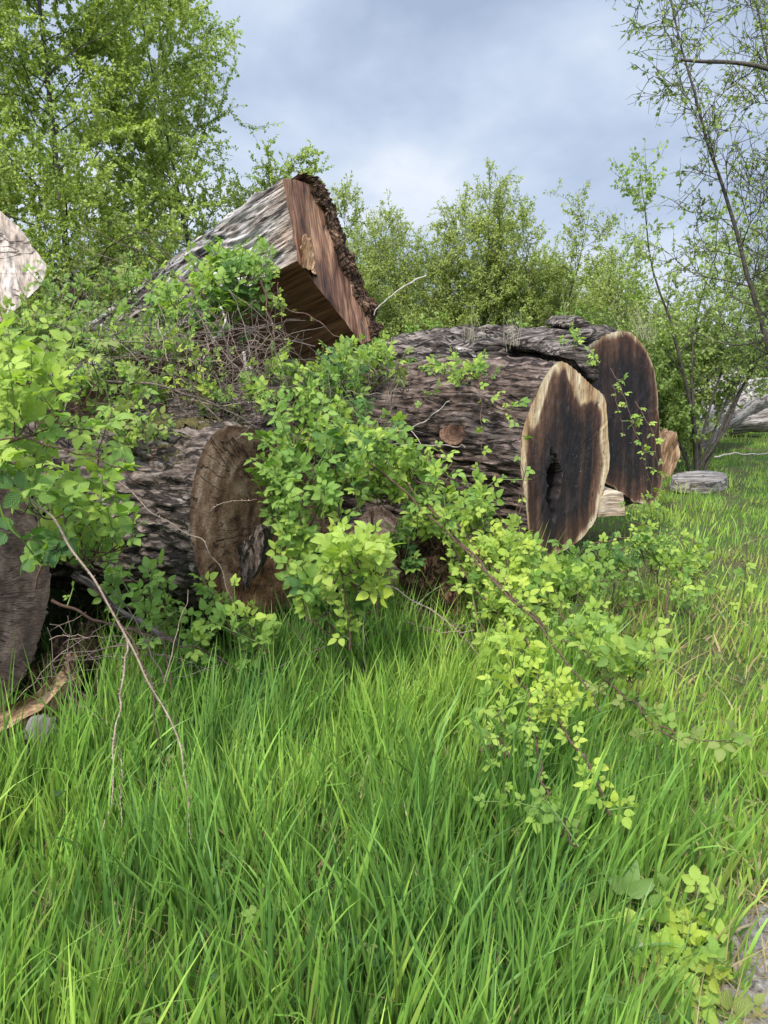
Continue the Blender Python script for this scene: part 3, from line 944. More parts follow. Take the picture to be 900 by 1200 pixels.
YA = 5.2
axA = norm(at(60, 398, 7.6) - at(352, 212, YA))
nA = norm(np.array([0.80, -0.60, 0.16]))
outA = [(331, 209), (357, 212), (372, 222), (388, 250), (412, 310), (436, 362), (441, 388), (433, 400), (424, 404), (348, 305)]
rootA, vA, CA = squared_log(outA, (390, 310), YA, nA, axA, 3.5, 'squared_log', 'great squared log tilted up on the pile, its red brown end jutting out over bramble',
                            [0, 2, 2, 2, 2, 2, 2, 1, 1, 0], {0: ('weathered_face', 'weathered'), 1: ('sawn_underside', 'saw_dark'), 2: ('bark', 'bark_rot')}, 'redwood',
                            [0.035, 0.03, 0.03, 0.03, 0.03, 0.03, 0.03, 0.004, 0.004, 0.03], 0.9, bend=(0, 0, -0.15), stain=1.0)


# crumbling bark band round the raised edge of that log
def bark_band():
    inner = on_plane([(352, 207), (362, 216), (372, 240), (386, 278), (400, 315), (416, 350), (428, 380), (431, 400)], at(390, 310, YA), nA)
    outer = on_plane([(353, 204), (372, 210), (384, 226), (396, 258), (415, 305), (434, 348), (443, 384), (437, 400)], at(390, 310, YA), nA)
    n = 220
    si, so_ = spline(inner, n), spline(outer, n)
    w = np.linspace(0, 1, 9)
    rows = []
    t = np.linspace(0, 1, n)
    for k in range(9):
        p = si + (so_ - si) * w[k]
        h = 0.022 * math.sin(math.pi * min(1, w[k] * 0.9 + 0.1)) + 0.045 * fbm(t * 13 + 2 * w[k], w[k] * 2.5, 4.0, 5, 0.65) + 0.008 * np.abs(perlin(t * 90, w[k] * 8, 2.0))
        p = p + nA * h[:, None]
        if k == 0:
            p = p + norm(si - so_) * (0.05 * fbm(t * 14, 0.3, 0.9, 3))[:, None] - nA * 0.02
        rows.append(p)
    for e in np.linspace(0.03, 0.9, 16):
        q = so_ + axA * e + norm(so_ - si) * (0.012 + 0.045 * fbm(t * 15, e * 7, 1.0, 5, 0.65))[:, None]
        rows.append(q)
    v = np.array(rows)
    m = len(rows)
    i = np.arange(m - 1)[:, None] * n; j = np.arange(n - 1)[None]
    mb = MB()
    T, Wd = np.meshgrid(t * 1.4, np.linspace(0, 1.2, m))
    mb.add(v.reshape(-1, 3), np.stack([i + j, i + j + 1, i + n + j + 1, i + n + j], -1).reshape(-1, 4), 0, None, np.stack([T, Wd, 0 * T], -1).reshape(-1, 3))
    mb.build('bark_edge', M['bark_rot'], rootA)


bark_band()
chunk(rootA, [(357, 276), (361, 282), (360, 290), (366, 297), (367, 310), (371, 322), (364, 316), (356, 312), (352, 302), (354, 292), (352, 284)], 4.95, (0.0, 0.12, 0), 'brown_wood', 'torn_splinter', amp=0.03, freq=14, seed=5, smooth=0, label='pale torn patch on the red brown end')

axF = norm([-0.75, 0.64, 0.05])
outF = [(-140, 300), (-60, 262), (0, 246), (22, 266), (56, 312), (50, 332), (14, 368), (-40, 405), (-120, 400)]
rootF, vF, CF = squared_log(outF, (-40, 330), 5.0, norm([0.12, -0.98, 0.1]), axF, 1.6, 'pale_log', 'pale freshly sawn log end on top of the pile beside birch leaves', [0, 0, 0, 0, 0, 1, 0, 0, 0],
                            {0: ('side_face', 'brown_wood'), 1: ('bark', 'bark_rot')}, 'pale_wood', [0.01] * 9, 0.95, K=30, per=20, seed=8.0)

# logs inside the pile, in its dark hollow
def plain_log(p0, p1, r, name, label, seed, bark='bark_dark', end='end_brown'):
    p0, p1 = np.asarray(p0, float), np.asarray(p1, float)
    axis = norm(p1 - p0)
    L = np.linalg.norm(p1 - p0)
    e1 = norm(np.cross(axis, [0, 0, 1])); e2 = np.cross(axis, e1)
    an = np.linspace(0, 2 * math.pi, 130, endpoint=False)
    rr = r * (1 + 0.12 * perlin(np.cos(an) * 1.3 + seed, np.sin(an) * 1.3, seed))
    ring = p0 + (np.cos(an) * rr)[:, None] * e1 + (np.sin(an) * rr)[:, None] * e2
    v, f, co = log_body(ring, axis, L, furrow_disp(0.8), 80, -0.06, None, seed)
    root = thing(name, label, 'log', base_of(v))
    mb = MB()
    mb.add(v.reshape(-1, 3), f, 0, None, co.reshape(-1, 3))
    cap(mb, v[-1], axis, co[-1])
    mb.build('bark', M[bark], root)
    fb = MB()
    pts, q, tri, U, V_, r_ = face_grid(v[0], -axis, 20, 0.006)
    add_face(fb, pts, q, tri, np.stack([U, V_, r_], -1))
    fb.build('cut_end', M[end], root)
    return root


plain_log(at(330, 470, 5.9) + np.array([0.1, 0, -0.25]), at(40, 520, 6.3) + np.array([0, 0, -0.15]), 0.42, 'shadowed_log', 'dark log lying in the hollow under the tilted squared log', 21.0)
plain_log(at(80, 560, 4.5), at(-160, 560, 5.4), 0.45, 'buried_log', 'dark log buried under bramble behind the big leaves', 33.0)
plain_log(at(450, 665, 4.75), at(300, 690, 5.6), 0.38, 'low_log', 'low dark log under bramble between the furrowed log and the knotted log', 41.0)

# ------------------------------------------------------------------ small wood, stumps and stones
def lone(name, label, cat, *a, **k):
    pxs, Y = a[0], a[1]
    P = np.array([at(p[0], p[1], p[2] if len(p) > 2 else Y) for p in pxs])
    b = np.array([P[:, 0].mean(), P[:, 1].mean(), max(0, P[:, 2].min())])
    return tag(chunk(None, *a, name=name, base=b, **k), label, cat)


lone('wood_wedge', 'pale split wedge of wood jammed between the two black ended logs', 'wood block', [(700, 586), (712, 578), (730, 577), (733, 604), (700, 606)], 5.45, (-0.12, 0.3, 0.02), 'tan_wood', amp=0.006, seed=3, smooth=0, grain_axis=(1, 0.1, 0.05))
lone('timber_block', 'brown sawn block propping the knotted log beside its black end', 'wood block', [(582, 605), (604, 602), (616, 610), (624, 650), (622, 672), (590, 670), (578, 640)], 5.25, (-0.5, 0.4, 0), 'brown_wood', amp=0.008, seed=6, smooth=0, grain_axis=(1, -0.4, 0.02))
lone('wooden_stake', 'short pale grey stake leaning in bramble below the black cut end', 'stake', [(664, 690, 4.75), (674, 688, 4.75), (684, 722, 4.6), (697, 768, 4.5), (684, 776, 4.5), (672, 728, 4.62)], 4.5, (0.01, 0.05, 0.0), 'grey_wood', amp=0.006, seed=7, grain_axis=(0.3, -0.3, -0.9))
lone('splintered_wood', 'thin dark splinter of wood standing behind the reddish log', 'splinter', [(476, 396), (481, 404), (488, 414), (496, 424), (484, 424), (478, 410)], 7.4, (0.0, 0.1, 0), 'bark_rot', amp=0.008, seed=9)
lone('rotten_stump', 'fibrous rotten brown stump in grass under the bright bramble arch', 'stump', [(474, 650), (492, 632), (512, 640), (528, 655), (540, 690), (548, 732), (520, 758), (484, 752), (468, 700)], 4.05, (0.05, 0.35, 0.03), 'bark_rot', amp=0.09, seed=12, freq=9, scale_far=0.8, n=160)
lone('rotten_plank', 'split orange brown plank sticking out beneath the grey log end', 'plank', [(-30, 842, 2.85), (40, 812, 2.95), (72, 786, 3.1), (80, 796, 3.1), (48, 832, 2.95), (-20, 872, 2.85)], 2.9, (0.02, 0.10, -0.06), 'brown_wood', amp=0.012, seed=15, smooth=0, grain_axis=(0.9, 0.1, 0.35))
lone('rotten_plank', 'short dark red plank end leaning beside the orange brown plank', 'plank', [(66, 812, 3.1), (74, 806, 3.1), (96, 838, 3.05), (88, 846, 3.05)], 3.0, (0.02, 0.08, 0), 'bark_rot', amp=0.008, seed=17, grain_axis=(0.5, 0, -0.8))
lone('bark_heap', 'crumbled heap of red brown bark under the grey log end', 'bark heap', [(20, 800), (40, 776), (62, 764), (84, 770), (96, 796), (80, 815), (40, 815)], 3.35, (0.0, 0.5, 0.0), 'bark_rot', amp=0.06, seed=19, freq=8, scale_far=0.8)


def stone(name, label, p, r, seed):
    lat, lon = np.meshgrid(np.linspace(0.02, math.pi - 0.02, 26), np.linspace(0, 2 * math.pi, 36, endpoint=False), indexing='ij')
    d = np.stack([np.sin(lat) * np.cos(lon), np.sin(lat) * np.sin(lon), np.cos(lat)], -1)
    v = np.asarray(p) + d * np.asarray(r) * (1 + 0.22 * fbm(d[..., 0] * 1.8 + seed, d[..., 1] * 1.8, d[..., 2] * 1.8, 4))[..., None]
    i = np.arange(25)[:, None] * 36; j = np.arange(36)[None]; j2 = (j + 1) % 36
    mb = MB()
    mb.add(v.reshape(-1, 3), np.stack([i + j, i + 36 + j, i + 36 + j2, i + j2], -1).reshape(-1, 4))
    tag(mb.build(name, M['stone'], base=np.asarray(p) - np.array([0, 0, r[2]])), label, 'stone')


stone('stone', 'rough grey stone in grass below the split plank', gpt(38, 905) + np.array([0, 0.12, 0.10]), (0.065, 0.07, 0.085), 1.0)

# far stumps and fallen trunks on the open grass
lone('stump', 'small grey topped stump with brown side next to the dark slabbed log', 'stump', [(779, 512), (790, 505), (797, 516), (797, 538), (790, 556), (776, 562), (772, 530)], 7.4, (0.1, 0.5, 0.0), 'brown_wood', amp=0.03, seed=23, freq=4)
lone('stump', 'low flat grey stump slab lying in the open grass', 'stump', [(784, 559, 9.3), (792, 564, 9.05), (815, 566, 8.95), (842, 565, 9.05), (855, 559, 9.35), (846, 553, 9.8), (822, 551, 10.0), (797, 553, 9.8)], 9.3, (0, 0, -0.13), 'grey_wood', amp=0.02, seed=25, freq=5, grain_axis=(1, 0.2, 0), rows=5)


def trunk_log(p0, p1, r0, r1, name, label, seed, matn='grey_wood'):
    pts = spline([p0, (np.asarray(p0) + np.asarray(p1)) / 2 + np.array([0, 0, 0.05]), p1], 46)
    rad = np.linspace(r0, r1, 46)
    v, f, co = tube(pts, rad, 28)
    o = norm(v - np.repeat(pts, 28, 0))
    v = v + o * (0.12 * r0 * fbm(v[:, 0] * 1.6 + seed, v[:, 1] * 1.6, v[:, 2] * 5, 3))[:, None]
    mb = MB()
    mb.add(v, f, 0, None, co)
    cap(mb, v[:28], pts[1] - pts[0], co[:28]); cap(mb, v[-28:], pts[1] - pts[0], co[-28:])
    tag(mb.build(name, M[matn], base=base_of(v)), label, 'log')


trunk_log(at(798, 512, 13.0), at(892, 458, 14.5), 0.40, 0.30, 'fallen_trunk', 'bleached fallen trunk lying across the far edge of the grass', 2.0)
trunk_log(at(800, 478, 15.0), at(862, 450, 15.8), 0.30, 0.26, 'fallen_trunk', 'pale fallen trunk rising behind the longer bleached trunk', 5.0)
trunk_log(at(850, 490, 15.8), at(985, 482, 15.6), 0.36, 0.36, 'fallen_trunk', 'grey brown fallen trunk farthest along the grass edge under willow leaves', 8.0)

# ------------------------------------------------------------------ leaves
def leaflet(n=11, serr=0.10, w=0.40, fold=0.28, droop=0.22):
    t = np.linspace(0, 1, n)
    wd = w * np.sin(math.pi * np.clip(t, 0, 1) ** 0.78) ** 0.85
    wd = wd * (1 + serr * np.where(np.arange(n) % 2 == 0, 0.7, -0.7))
    wd[0] = 0.02; wd[-1] = 0.0
    mid = np.stack([t, 0 * t, -droop * t ** 2], -1)
    L_ = np.stack([t + 0.03, wd, fold * wd - droop * t ** 2], -1)
    R_ = np.stack([t + 0.03, -wd, fold * wd - droop * t ** 2], -1)
    v = np.concatenate([L_, mid, R_])
    co = np.concatenate([np.stack([t, np.ones(n), 0 * t], -1), np.stack([t, 0 * t, 0 * t], -1), np.stack([t, -np.ones(n), 0 * t], -1)])
    i = np.arange(n - 1)
    f = np.concatenate([np.stack([i + n, i + n + 1, i + 1, i], -1), np.stack([i + 2 * n, i + 2 * n + 1, i + n + 1, i + n], -1)])
    return v, f, co


def rotz(v, a):
    c, s = math.cos(a), math.sin(a)
    return v @ np.array([[c, s, 0], [-s, c, 0], [0, 0, 1]])


def compound(kind, n=11, rs=None):
    """a bramble leaf: petiole, terminal leaflet and one or two side pairs; x along the petiole"""
    rs = rs or random.Random(1)
    V, F, C = [], [], []
    k = 0

    def put(v, f, c):
        nonlocal k
        V.append(v); F.append(f + k); C.append(c); k += len(v)
    pet = 0.45
    pv, pf, pc = tube(np.array([[0, 0, 0], [pet * .5, 0, 0.03], [pet, 0, 0], [pet + 0.25, 0, 0]]), [0.012, 0.012, 0.01, 0.008], 3)
    put(pv, pf, pc * 0 + np.array([0.1, 0.0, 0]))
    specs = [(pet + 0.30, 0, 1.0)]
    if kind >= 3:
        specs += [(pet, 1.25 + rs.uniform(-.2, .2), 0.85), (pet, -1.25 + rs.uniform(-.2, .2), 0.85)]
    if kind >= 5:
        specs = [(pet + 0.2, 0, 1.0), (pet, 0.85, 0.85), (pet, -0.85, 0.85), (pet - 0.04, 1.9, 0.6), (pet - 0.04, -1.9, 0.6)]
    for x, a, s in specs:
        v, f, c = leaflet(n, 0.13, rs.uniform(0.31, 0.38), rs.uniform(0.1, 0.4), rs.uniform(0.05, 0.4))
        v = rotz(v * s, a)
        v = v + np.array([x, 0, 0]) + (np.array([0.08 * math.cos(a), 0.08 * math.sin(a), 0]) if a else 0)
        v[:, 2] += rs.uniform(-0.05, 0.05) * np.hypot(v[:, 0] - x, v[:, 1])
        put(v, f, c)
    return np.concatenate(V), [np.concatenate(F)] if len({f.shape[1] for f in F}) == 1 else F, np.concatenate(C)


COMP = [compound(3, 13, random.Random(i)) for i in range(4)] + [compound(5, 13, random.Random(40 + i)) for i in range(2)]
COMP_LO = [compound(3, 6, random.Random(90 + i)) for i in range(4)]


def place(mb, tpl, pos, xdir, updir, scale, tint, mat=0):
    """instances of one template written into the mesh; pos,xdir,updir (m,3), scale (m,), tint (m,3)"""
    tv, tf, tc = tpl
    m = len(pos)
    if m == 0:
        return
    x = norm(xdir)
    z = norm(updir - x * np.sum(updir * x, 1, keepdims=True))
    y = np.cross(z, x)
    v = pos[:, None] + (tv[None, :, 0:1] * x[:, None] + tv[None, :, 1:2] * y[:, None] + tv[None, :, 2:3] * z[:, None]) * np.asarray(scale)[:, None, None]
    nv = len(tv)
    for f in (tf if isinstance(tf, list) else [tf]):
        pass
    k0 = mb.n
    ff = tf if isinstance(tf, list) else [tf]
    idx = (ff[0][None] + (np.arange(m) * nv)[:, None, None]).reshape(-1, ff[0].shape[1])
    mb.add(v.reshape(-1, 3), idx, mat, np.repeat(np.asarray(tint), nv, 0), np.tile(tc, (m, 1)))
    for f in ff[1:]:
        idx = (f[None] + (np.arange(m) * nv)[:, None, None]).reshape(-1, f.shape[1]) + k0
        mb.f.append((idx, np.full(len(idx), mat)))


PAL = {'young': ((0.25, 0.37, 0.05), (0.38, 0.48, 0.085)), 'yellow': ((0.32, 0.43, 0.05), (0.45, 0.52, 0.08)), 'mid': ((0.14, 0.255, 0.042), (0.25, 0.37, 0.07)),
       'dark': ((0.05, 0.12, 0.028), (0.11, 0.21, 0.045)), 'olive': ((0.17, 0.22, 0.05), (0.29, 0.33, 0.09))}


def pal(names, m, rng):
    names = names if isinstance(names, (list, tuple)) else [names]
    out = np.zeros((m, 3))
    for i in range(m):
        lo, hi = PAL[names[rng.integers(len(names))]]
        t = rng.random()
        out[i] = np.array(lo) * (1 - t) + np.array(hi) * t
    return out


class Leaves:
    """gathers compound leaves, then writes them by template"""

    def __init__(self, rng):
        self.p, self.x, self.u, self.s, self.c, self.rng = [], [], [], [], [], rng

    def add(self, p, x, u, s, c):
        self.p.append(p); self.x.append(x); self.u.append(u); self.s.append(s); self.c.append(c)

    def write(self, mb, mat, lo=False):
        if not self.p:
            return
        p, x, u, s, c = map(np.array, (self.p, self.x, self.u, self.s, self.c))
        T = COMP_LO if lo else COMP
        w = self.rng.integers(0, len(T), len(p))
        for k in range(len(T)):
            q = w == k
            place(mb, T[k], p[q], x[q], u[q], s[q], c[q], mat)


LIGHT = norm(np.array([-0.1, -0.62, 0.78]))


def leaf_up(rng, spread=0.45):
    return norm(LIGHT + rng.normal(size=3) * spread)


def shoot(mb, lv, p, d, L, nleaf, size, names, rng, stem=1, droop=0.0):
    """a leafy side shoot: thin stem with alternate leaves and a tip tuft"""
    d = norm(d)
    n = 7
    t = np.linspace(0, 1, n)
    side = norm(rng.normal(size=3))
    pts = p + d * (t * L)[:, None] + side * (0.12 * L * t ** 2)[:, None] + np.array([0, 0, 1.0]) * (droop * L * t ** 2)[:, None]
    v, f, co = tube(pts, np.linspace(0.0032, 0.0015, n), 4)
    mb.add(v, f, stem, None, co)
    az = rng.random() * 6.28
    for k in range(nleaf):
        u = 0.15 + 0.85 * (k + 0.5) / nleaf
        q = np.array([np.interp(u, t, pts[:, i]) for i in range(3)])
        az += 2.4 + rng.normal() * 0.3
        ax = norm(pts[-1] - pts[-3])
        e1 = norm(np.cross(ax, [0.2, 0.9, 0.3])); e2 = np.cross(ax, e1)
        out = e1 * math.cos(az) + e2 * math.sin(az)
        x = norm(out + ax * (0.35 + 0.9 * (u > 0.85)) + np.array([0, -0.25, 0.15]))
        s = size * rng.uniform(0.55, 1.25) * (1 - 0.3 * (u > 0.9))
        lv.add(q, x, leaf_up(rng), s, pal(names, 1, rng)[0] * rng.uniform(0.85, 1.12))


def cane_pts(ctrl, n=46, wob=0.012, rng=None, zmin=0.2):
    P = spline([atz(*c, zmin) for c in ctrl], n)
    t = np.linspace(0, 1, n)
    rng = rng or RNG
    ln = np.linalg.norm(np.diff(P, axis=0), axis=1).sum()
    wob = min(wob, 0.012 * ln)
    o = rng.random(3) * 50
    return P + wob * np.stack([perlin(t * 9, o[k], 0.5) for k in range(3)], -1) * 2


def thorns(mb, pts, rad, rng, every=0.016, size=0.010, mat=0):
    s = np.concatenate([[0], np.cumsum(np.linalg.norm(np.diff(pts, axis=0), axis=1))])
    m = int(s[-1] / every)
    for u in np.linspace(0, s[-1], m):
        q = np.array([np.interp(u, s, pts[:, i]) for i in range(3)])
        r = np.interp(u, s, rad)
        k = min(np.searchsorted(s, u), len(pts) - 2)
        ax = norm(pts[k + 1] - pts[k])
        d = norm(np.cross(ax, rng.normal(size=3)))
        tip = q + d * (r + size * rng.uniform(0.6, 1.3)) - ax * size * 0.5
        e = np.cross(ax, d)
        b = 0.003
        mb.add(np.array([q + ax * b + d * r * .6, q - ax * b + e * b + d * r * .6, q - ax * b - e * b + d * r * .6, tip]), [[0, 1, 3], [1, 2, 3], [2, 0, 3]], mat)


def bramble(label, canes=(), blobs=(), seed=0, lo=False, cat='bramble', name='bramble_bush', group=None, spread=0.45, zmin=0.2, ks=0.66, kn=1.35):
    """canes: dicts(p control points (px,py,Y), r radius, leaves per metre, size, pal, live); blobs: dicts(c=(px,py,Y), r=(px,py), n, size, pal)"""
    rng = np.random.default_rng(1000 + seed)
    first = at(*(canes[0]['p'][0] if canes else blobs[0]['c']))
    root = thing(name, label, cat, (first[0], first[1], 0), group)
    for c in canes:
        mb = MB()
        lv = Leaves(rng)
        P = cane_pts(c['p'], c.get('n', 46), c.get('wob', 0.012), rng, zmin)
        r0 = c.get('r', 0.0048)
        rad = np.linspace(r0, r0 * 0.45, len(P))
        v, f, co = tube(P, rad, 6)
        mb.add(v, f, 0, None, co)
        if c.get('thorn'):
            thorns(mb, P, rad, rng)
        s = np.concatenate([[0], np.cumsum(np.linalg.norm(np.diff(P, axis=0), axis=1))])
        lo_s, hi_s = c.get('span', (0.1, 1.0))
        u = s[-1] * lo_s
        flip = 1
        while u < s[-1] * hi_s and c.get('leaves', 14) > 0:
            q = np.array([np.interp(u, s, P[:, i]) for i in range(3)])
            k = min(int(np.searchsorted(s, u)), len(P) - 2)
            ax = norm(P[k + 1] - P[k])
            flip = -flip
            side = norm(np.cross(ax, LIGHT)) * flip
            if rng.random() < c.get('shoot', 0.45):
                shoot(mb, lv, q, norm(side * rng.uniform(0.2, 1.0) + LIGHT * rng.uniform(0.3, 1.1) + ax * 0.4), rng.uniform(0.05, 0.15) * c.get('sl', 1.0), rng.integers(2, 5), c.get('size', 0.05) * ks, c.get('pal', 'young'), rng)
            else:
                lv.add(q, norm(side + ax * 0.5 + LIGHT * 0.35 + rng.normal(size=3) * 0.2), leaf_up(rng, spread), c.get('size', 0.05) * ks * rng.uniform(0.6, 1.2), pal(c.get('pal', 'young'), 1, rng)[0])
            u += 1.0 / (c.get('leaves', 14) * 1.15) * rng.uniform(0.6, 1.4)
        ob = mb.build('cane', [M['dead_cane'] if c.get('dead') else M['cane'], M['green_stem']], root)
        if lv.p:
            lb = MB()
            lv.write(lb, 0, lo)
            lb.build('leaves', M['leaf'], ob)
    if blobs:
        for b in blobs:
            mb = MB()
            lv = Leaves(rng)
            cx, cy, Y = b['c']
            roots = []
            rx, ry = b['r']
            for i in range(int(b['n'] * kn)):
                a, q = rng.random() * 6.28, math.sqrt(rng.random())
                px, py = cx + rx * q * math.cos(a), cy + ry * q * math.sin(a)
                p = atz(px, py, Y + rng.normal() * b.get('dy', 0.12), zmin + 0.1 * rng.random())
                d = np.array([rng.normal() * 0.5, -0.35 + rng.normal() * 0.3, 0.75]) + np.asarray(b.get('dir', (0, 0, 0)))
                roots.append(p - norm(d) * 0.06)
                shoot(mb, lv, p - norm(d) * 0.06, d, rng.uniform(0.08, 0.26) * b.get('sl', 1.0), rng.integers(3, 7), b.get('size', 0.05) * ks, b.get('pal', 'mid'), rng)
            for i in range(1, len(roots)):
                j = int(np.argmin([np.linalg.norm(roots[i] - roots[k]) for k in range(i)]))
                m_ = (roots[i] + roots[j]) / 2 + np.array([0, 0, -0.03]) + rng.normal(size=3) * 0.012
                v, f, co = tube(spline([roots[j], m_, roots[i]], 8), 0.0028, 5)
                mb.add(v, f, 0, None, co)
            ob = mb.build('shoots', [M['cane'], M['green_stem']], root)
            lb = MB()
            lv.write(lb, 0, lo)
            lb.build('leaves', M['leaf'], ob)
    return root


YM = ['young', 'mid']
bramble('bramble with the biggest leaves, spilling over the pile beside the grey log end', [
    dict(p=[(-60, 560, 2.5), (10, 520, 2.6), (80, 500, 2.75), (150, 520, 2.95)], size=0.10, pal=['young', 'mid', 'young'], leaves=9),
    dict(p=[(-40, 470, 2.6), (30, 450, 2.7), (90, 462, 2.8)], size=0.10, pal='young', leaves=9),
    dict(p=[(40, 690, 2.9), (70, 620, 2.85), (110, 560, 2.85), (130, 480, 2.95)], size=0.095, pal=YM, leaves=9)],
    [dict(c=(35, 455, 2.75), r=(50, 45), n=11, size=0.09, pal='young'), dict(c=(85, 590, 2.85), r=(65, 60), n=15, size=0.088, pal=['mid', 'young', 'young']),
     dict(c=(25, 530, 2.8), r=(45, 40), n=8, size=0.086, pal=YM), dict(c=(130, 645, 3.0), r=(45, 40), n=8, size=0.074, pal=YM),
     dict(c=(60, 610, 2.75), r=(45, 45), n=5, size=0.095, pal=['mid', 'dark'])], 1, ks=0.68, kn=1.3)
bramble('low bramble sprouting along the foot of the furrowed log', [
    dict(p=[(150, 735, 3.4), (215, 752, 3.35), (290, 790, 3.2)], size=0.065, pal='mid', leaves=7),
    dict(p=[(60, 705, 3.1), (150, 740, 3.2), (235, 760, 3.25)], r=0.007, leaves=2, pal='mid')],
    [dict(c=(160, 690, 3.4), r=(45, 45), n=7, size=0.07, pal='mid'), dict(c=(245, 735, 3.45), r=(60, 36), n=14, size=0.068, pal=['mid', 'mid', 'young']), dict(c=(300, 755, 3.5), r=(30, 20), n=4, size=0.065, pal='mid'),
     dict(c=(262, 648, 3.72), r=(28, 12), n=2, size=0.04, pal='yellow', sl=0.6)], 2, ks=0.74, kn=1.6)
bramble('bramble mound covering the weathered face of the tilted squared log', [
    dict(p=[(130, 420, 4.8), (190, 372, 4.7), (250, 318, 4.75), (312, 295, 4.8)], size=0.065, pal=YM, leaves=13),
    dict(p=[(255, 500, 4.3), (270, 430, 4.4), (240, 350, 4.5), (200, 320, 4.6)], size=0.065, pal=YM, leaves=8, r=0.007)],
    [dict(c=(275, 314, 4.8), r=(46, 13), n=15, size=0.065, pal=['mid', 'mid', 'young']), dict(c=(225, 356, 4.75), r=(58, 22), n=18, size=0.068, pal=['young', 'mid']), dict(c=(190, 392, 4.7), r=(48, 18), n=12, size=0.068, pal=['young', 'mid']),
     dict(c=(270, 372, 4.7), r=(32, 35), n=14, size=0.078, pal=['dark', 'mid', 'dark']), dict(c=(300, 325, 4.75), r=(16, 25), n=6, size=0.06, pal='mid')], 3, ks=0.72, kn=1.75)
bramble('thin bramble sprays hanging beside the dark sawn underside of the squared log', [
    dict(p=[(305, 320, 4.6), (318, 380, 4.55), (330, 440, 4.45), (345, 490, 4.35)], size=0.036, pal=['young', 'olive'], leaves=8, shoot=0.1, n=30, r=0.006),
    dict(p=[(325, 330, 4.6), (330, 370, 4.6), (336, 420, 4.55)], size=0.042, pal='young', leaves=13, shoot=0.1),
    dict(p=[(330, 360, 4.7), (365, 372, 4.7), (400, 398, 4.7), (428, 418, 4.7)], size=0.03, pal='olive', leaves=5, shoot=0.0)],
    [dict(c=(322, 335, 4.65), r=(8, 25), n=4, size=0.042, pal='young', sl=0.5)], 4, spread=0.6)
bramble('leafy bramble rising in front of the furrowed log end', [
    dict(p=[(345, 700, 3.55), (340, 630, 3.55), (325, 560, 3.6), (335, 490, 3.8)], size=0.07, pal='mid', leaves=9),
    dict(p=[(420, 690, 3.55), (400, 600, 3.6), (390, 520, 3.8), (370, 450, 4.0)], size=0.07, pal=YM, leaves=11)],
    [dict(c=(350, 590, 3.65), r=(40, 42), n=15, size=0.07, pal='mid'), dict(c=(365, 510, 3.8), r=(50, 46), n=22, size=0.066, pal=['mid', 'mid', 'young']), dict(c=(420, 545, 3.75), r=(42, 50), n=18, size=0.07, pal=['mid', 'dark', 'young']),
     dict(c=(352, 645, 3.55), r=(26, 32), n=9, size=0.068, pal=['mid', 'mid', 'young']), dict(c=(335, 560, 3.7), r=(26, 30), n=8, size=0.066, pal='mid')], 5, ks=0.72, kn=1.6)
bramble('brightest yellow green bramble tuft standing low before the furrowed log', [
    dict(p=[(410, 760, 3.2), (405, 700, 3.2), (395, 650, 3.2)], size=0.075, pal='young', leaves=11, r=0.006)],
    [dict(c=(395, 650, 3.2), r=(50, 18), n=9, size=0.08, pal=['young', 'yellow', 'young'], sl=0.7), dict(c=(435, 675, 3.25), r=(26, 22), n=5, size=0.075, pal=['yellow', 'young']),
     dict(c=(390, 705, 3.3), r=(40, 32), n=8, size=0.078, pal=['mid', 'dark', 'young'])], 6, ks=0.74, kn=1.6)
bramble('bramble thicket trailing over the broken bark between squared log and knotted log', [
    dict(p=[(360, 470, 4.5), (420, 440, 4.7), (500, 430, 5.0)], size=0.06, pal=YM, leaves=12)],
    [dict(c=(375, 445, 4.4), r=(45, 24), n=16, size=0.062, pal=['mid', 'young', 'dark']), dict(c=(330, 455, 4.3), r=(30, 28), n=10, size=0.06, pal=['mid', 'young']), dict(c=(430, 427, 4.9), r=(40, 14), n=15, size=0.06, pal=['mid', 'young']),
     dict(c=(395, 480, 4.3), r=(40, 32), n=13, size=0.062, pal=['dark', 'mid']), dict(c=(455, 440, 5.0), r=(36, 14), n=9, size=0.055, pal=['young', 'olive'])], 7, ks=0.72, kn=1.75)
bramble('creeping bramble leaves over the top of the knotted log', [
    dict(p=[(470, 430, 5.0), (520, 428, 4.9), (560, 445, 4.75)], size=0.06, pal=['young', 'mid'], leaves=13, shoot=0.3)],
    [dict(c=(530, 432, 4.9), r=(42, 12), n=10, size=0.062, pal=['mid', 'young'], sl=0.7), dict(c=(575, 438, 4.8), r=(14, 8), n=2, size=0.055, pal='mid', sl=0.6)], 8)
bramble('thin bramble stems hanging down the knotted bark', [
    dict(p=[(562, 440, 4.7), (564, 480, 4.55), (564, 530, 4.5), (562, 600, 4.5)], size=0.05, pal='young', leaves=9, shoot=0.2, r=0.003),
    dict(p=[(590, 470, 4.6), (606, 500, 4.55), (612, 560, 4.5), (600, 620, 4.45)], size=0.055, pal=['young', 'mid'], leaves=10, shoot=0.3, r=0.003),
    dict(p=[(585, 455, 4.7), (588, 470, 4.65), (592, 490, 4.6)], size=0.055, pal='young', leaves=18, shoot=0.4, r=0.003),
    dict(p=[(655, 720, 4.2), (610, 640, 4.35), (615, 540, 4.5)], size=0.036, pal='young', leaves=3, r=0.005, shoot=0.1),
    dict(p=[(490, 480, 4.7), (505, 460, 4.75)], size=0.055, pal='mid', leaves=14)], (), 9, spread=0.6)
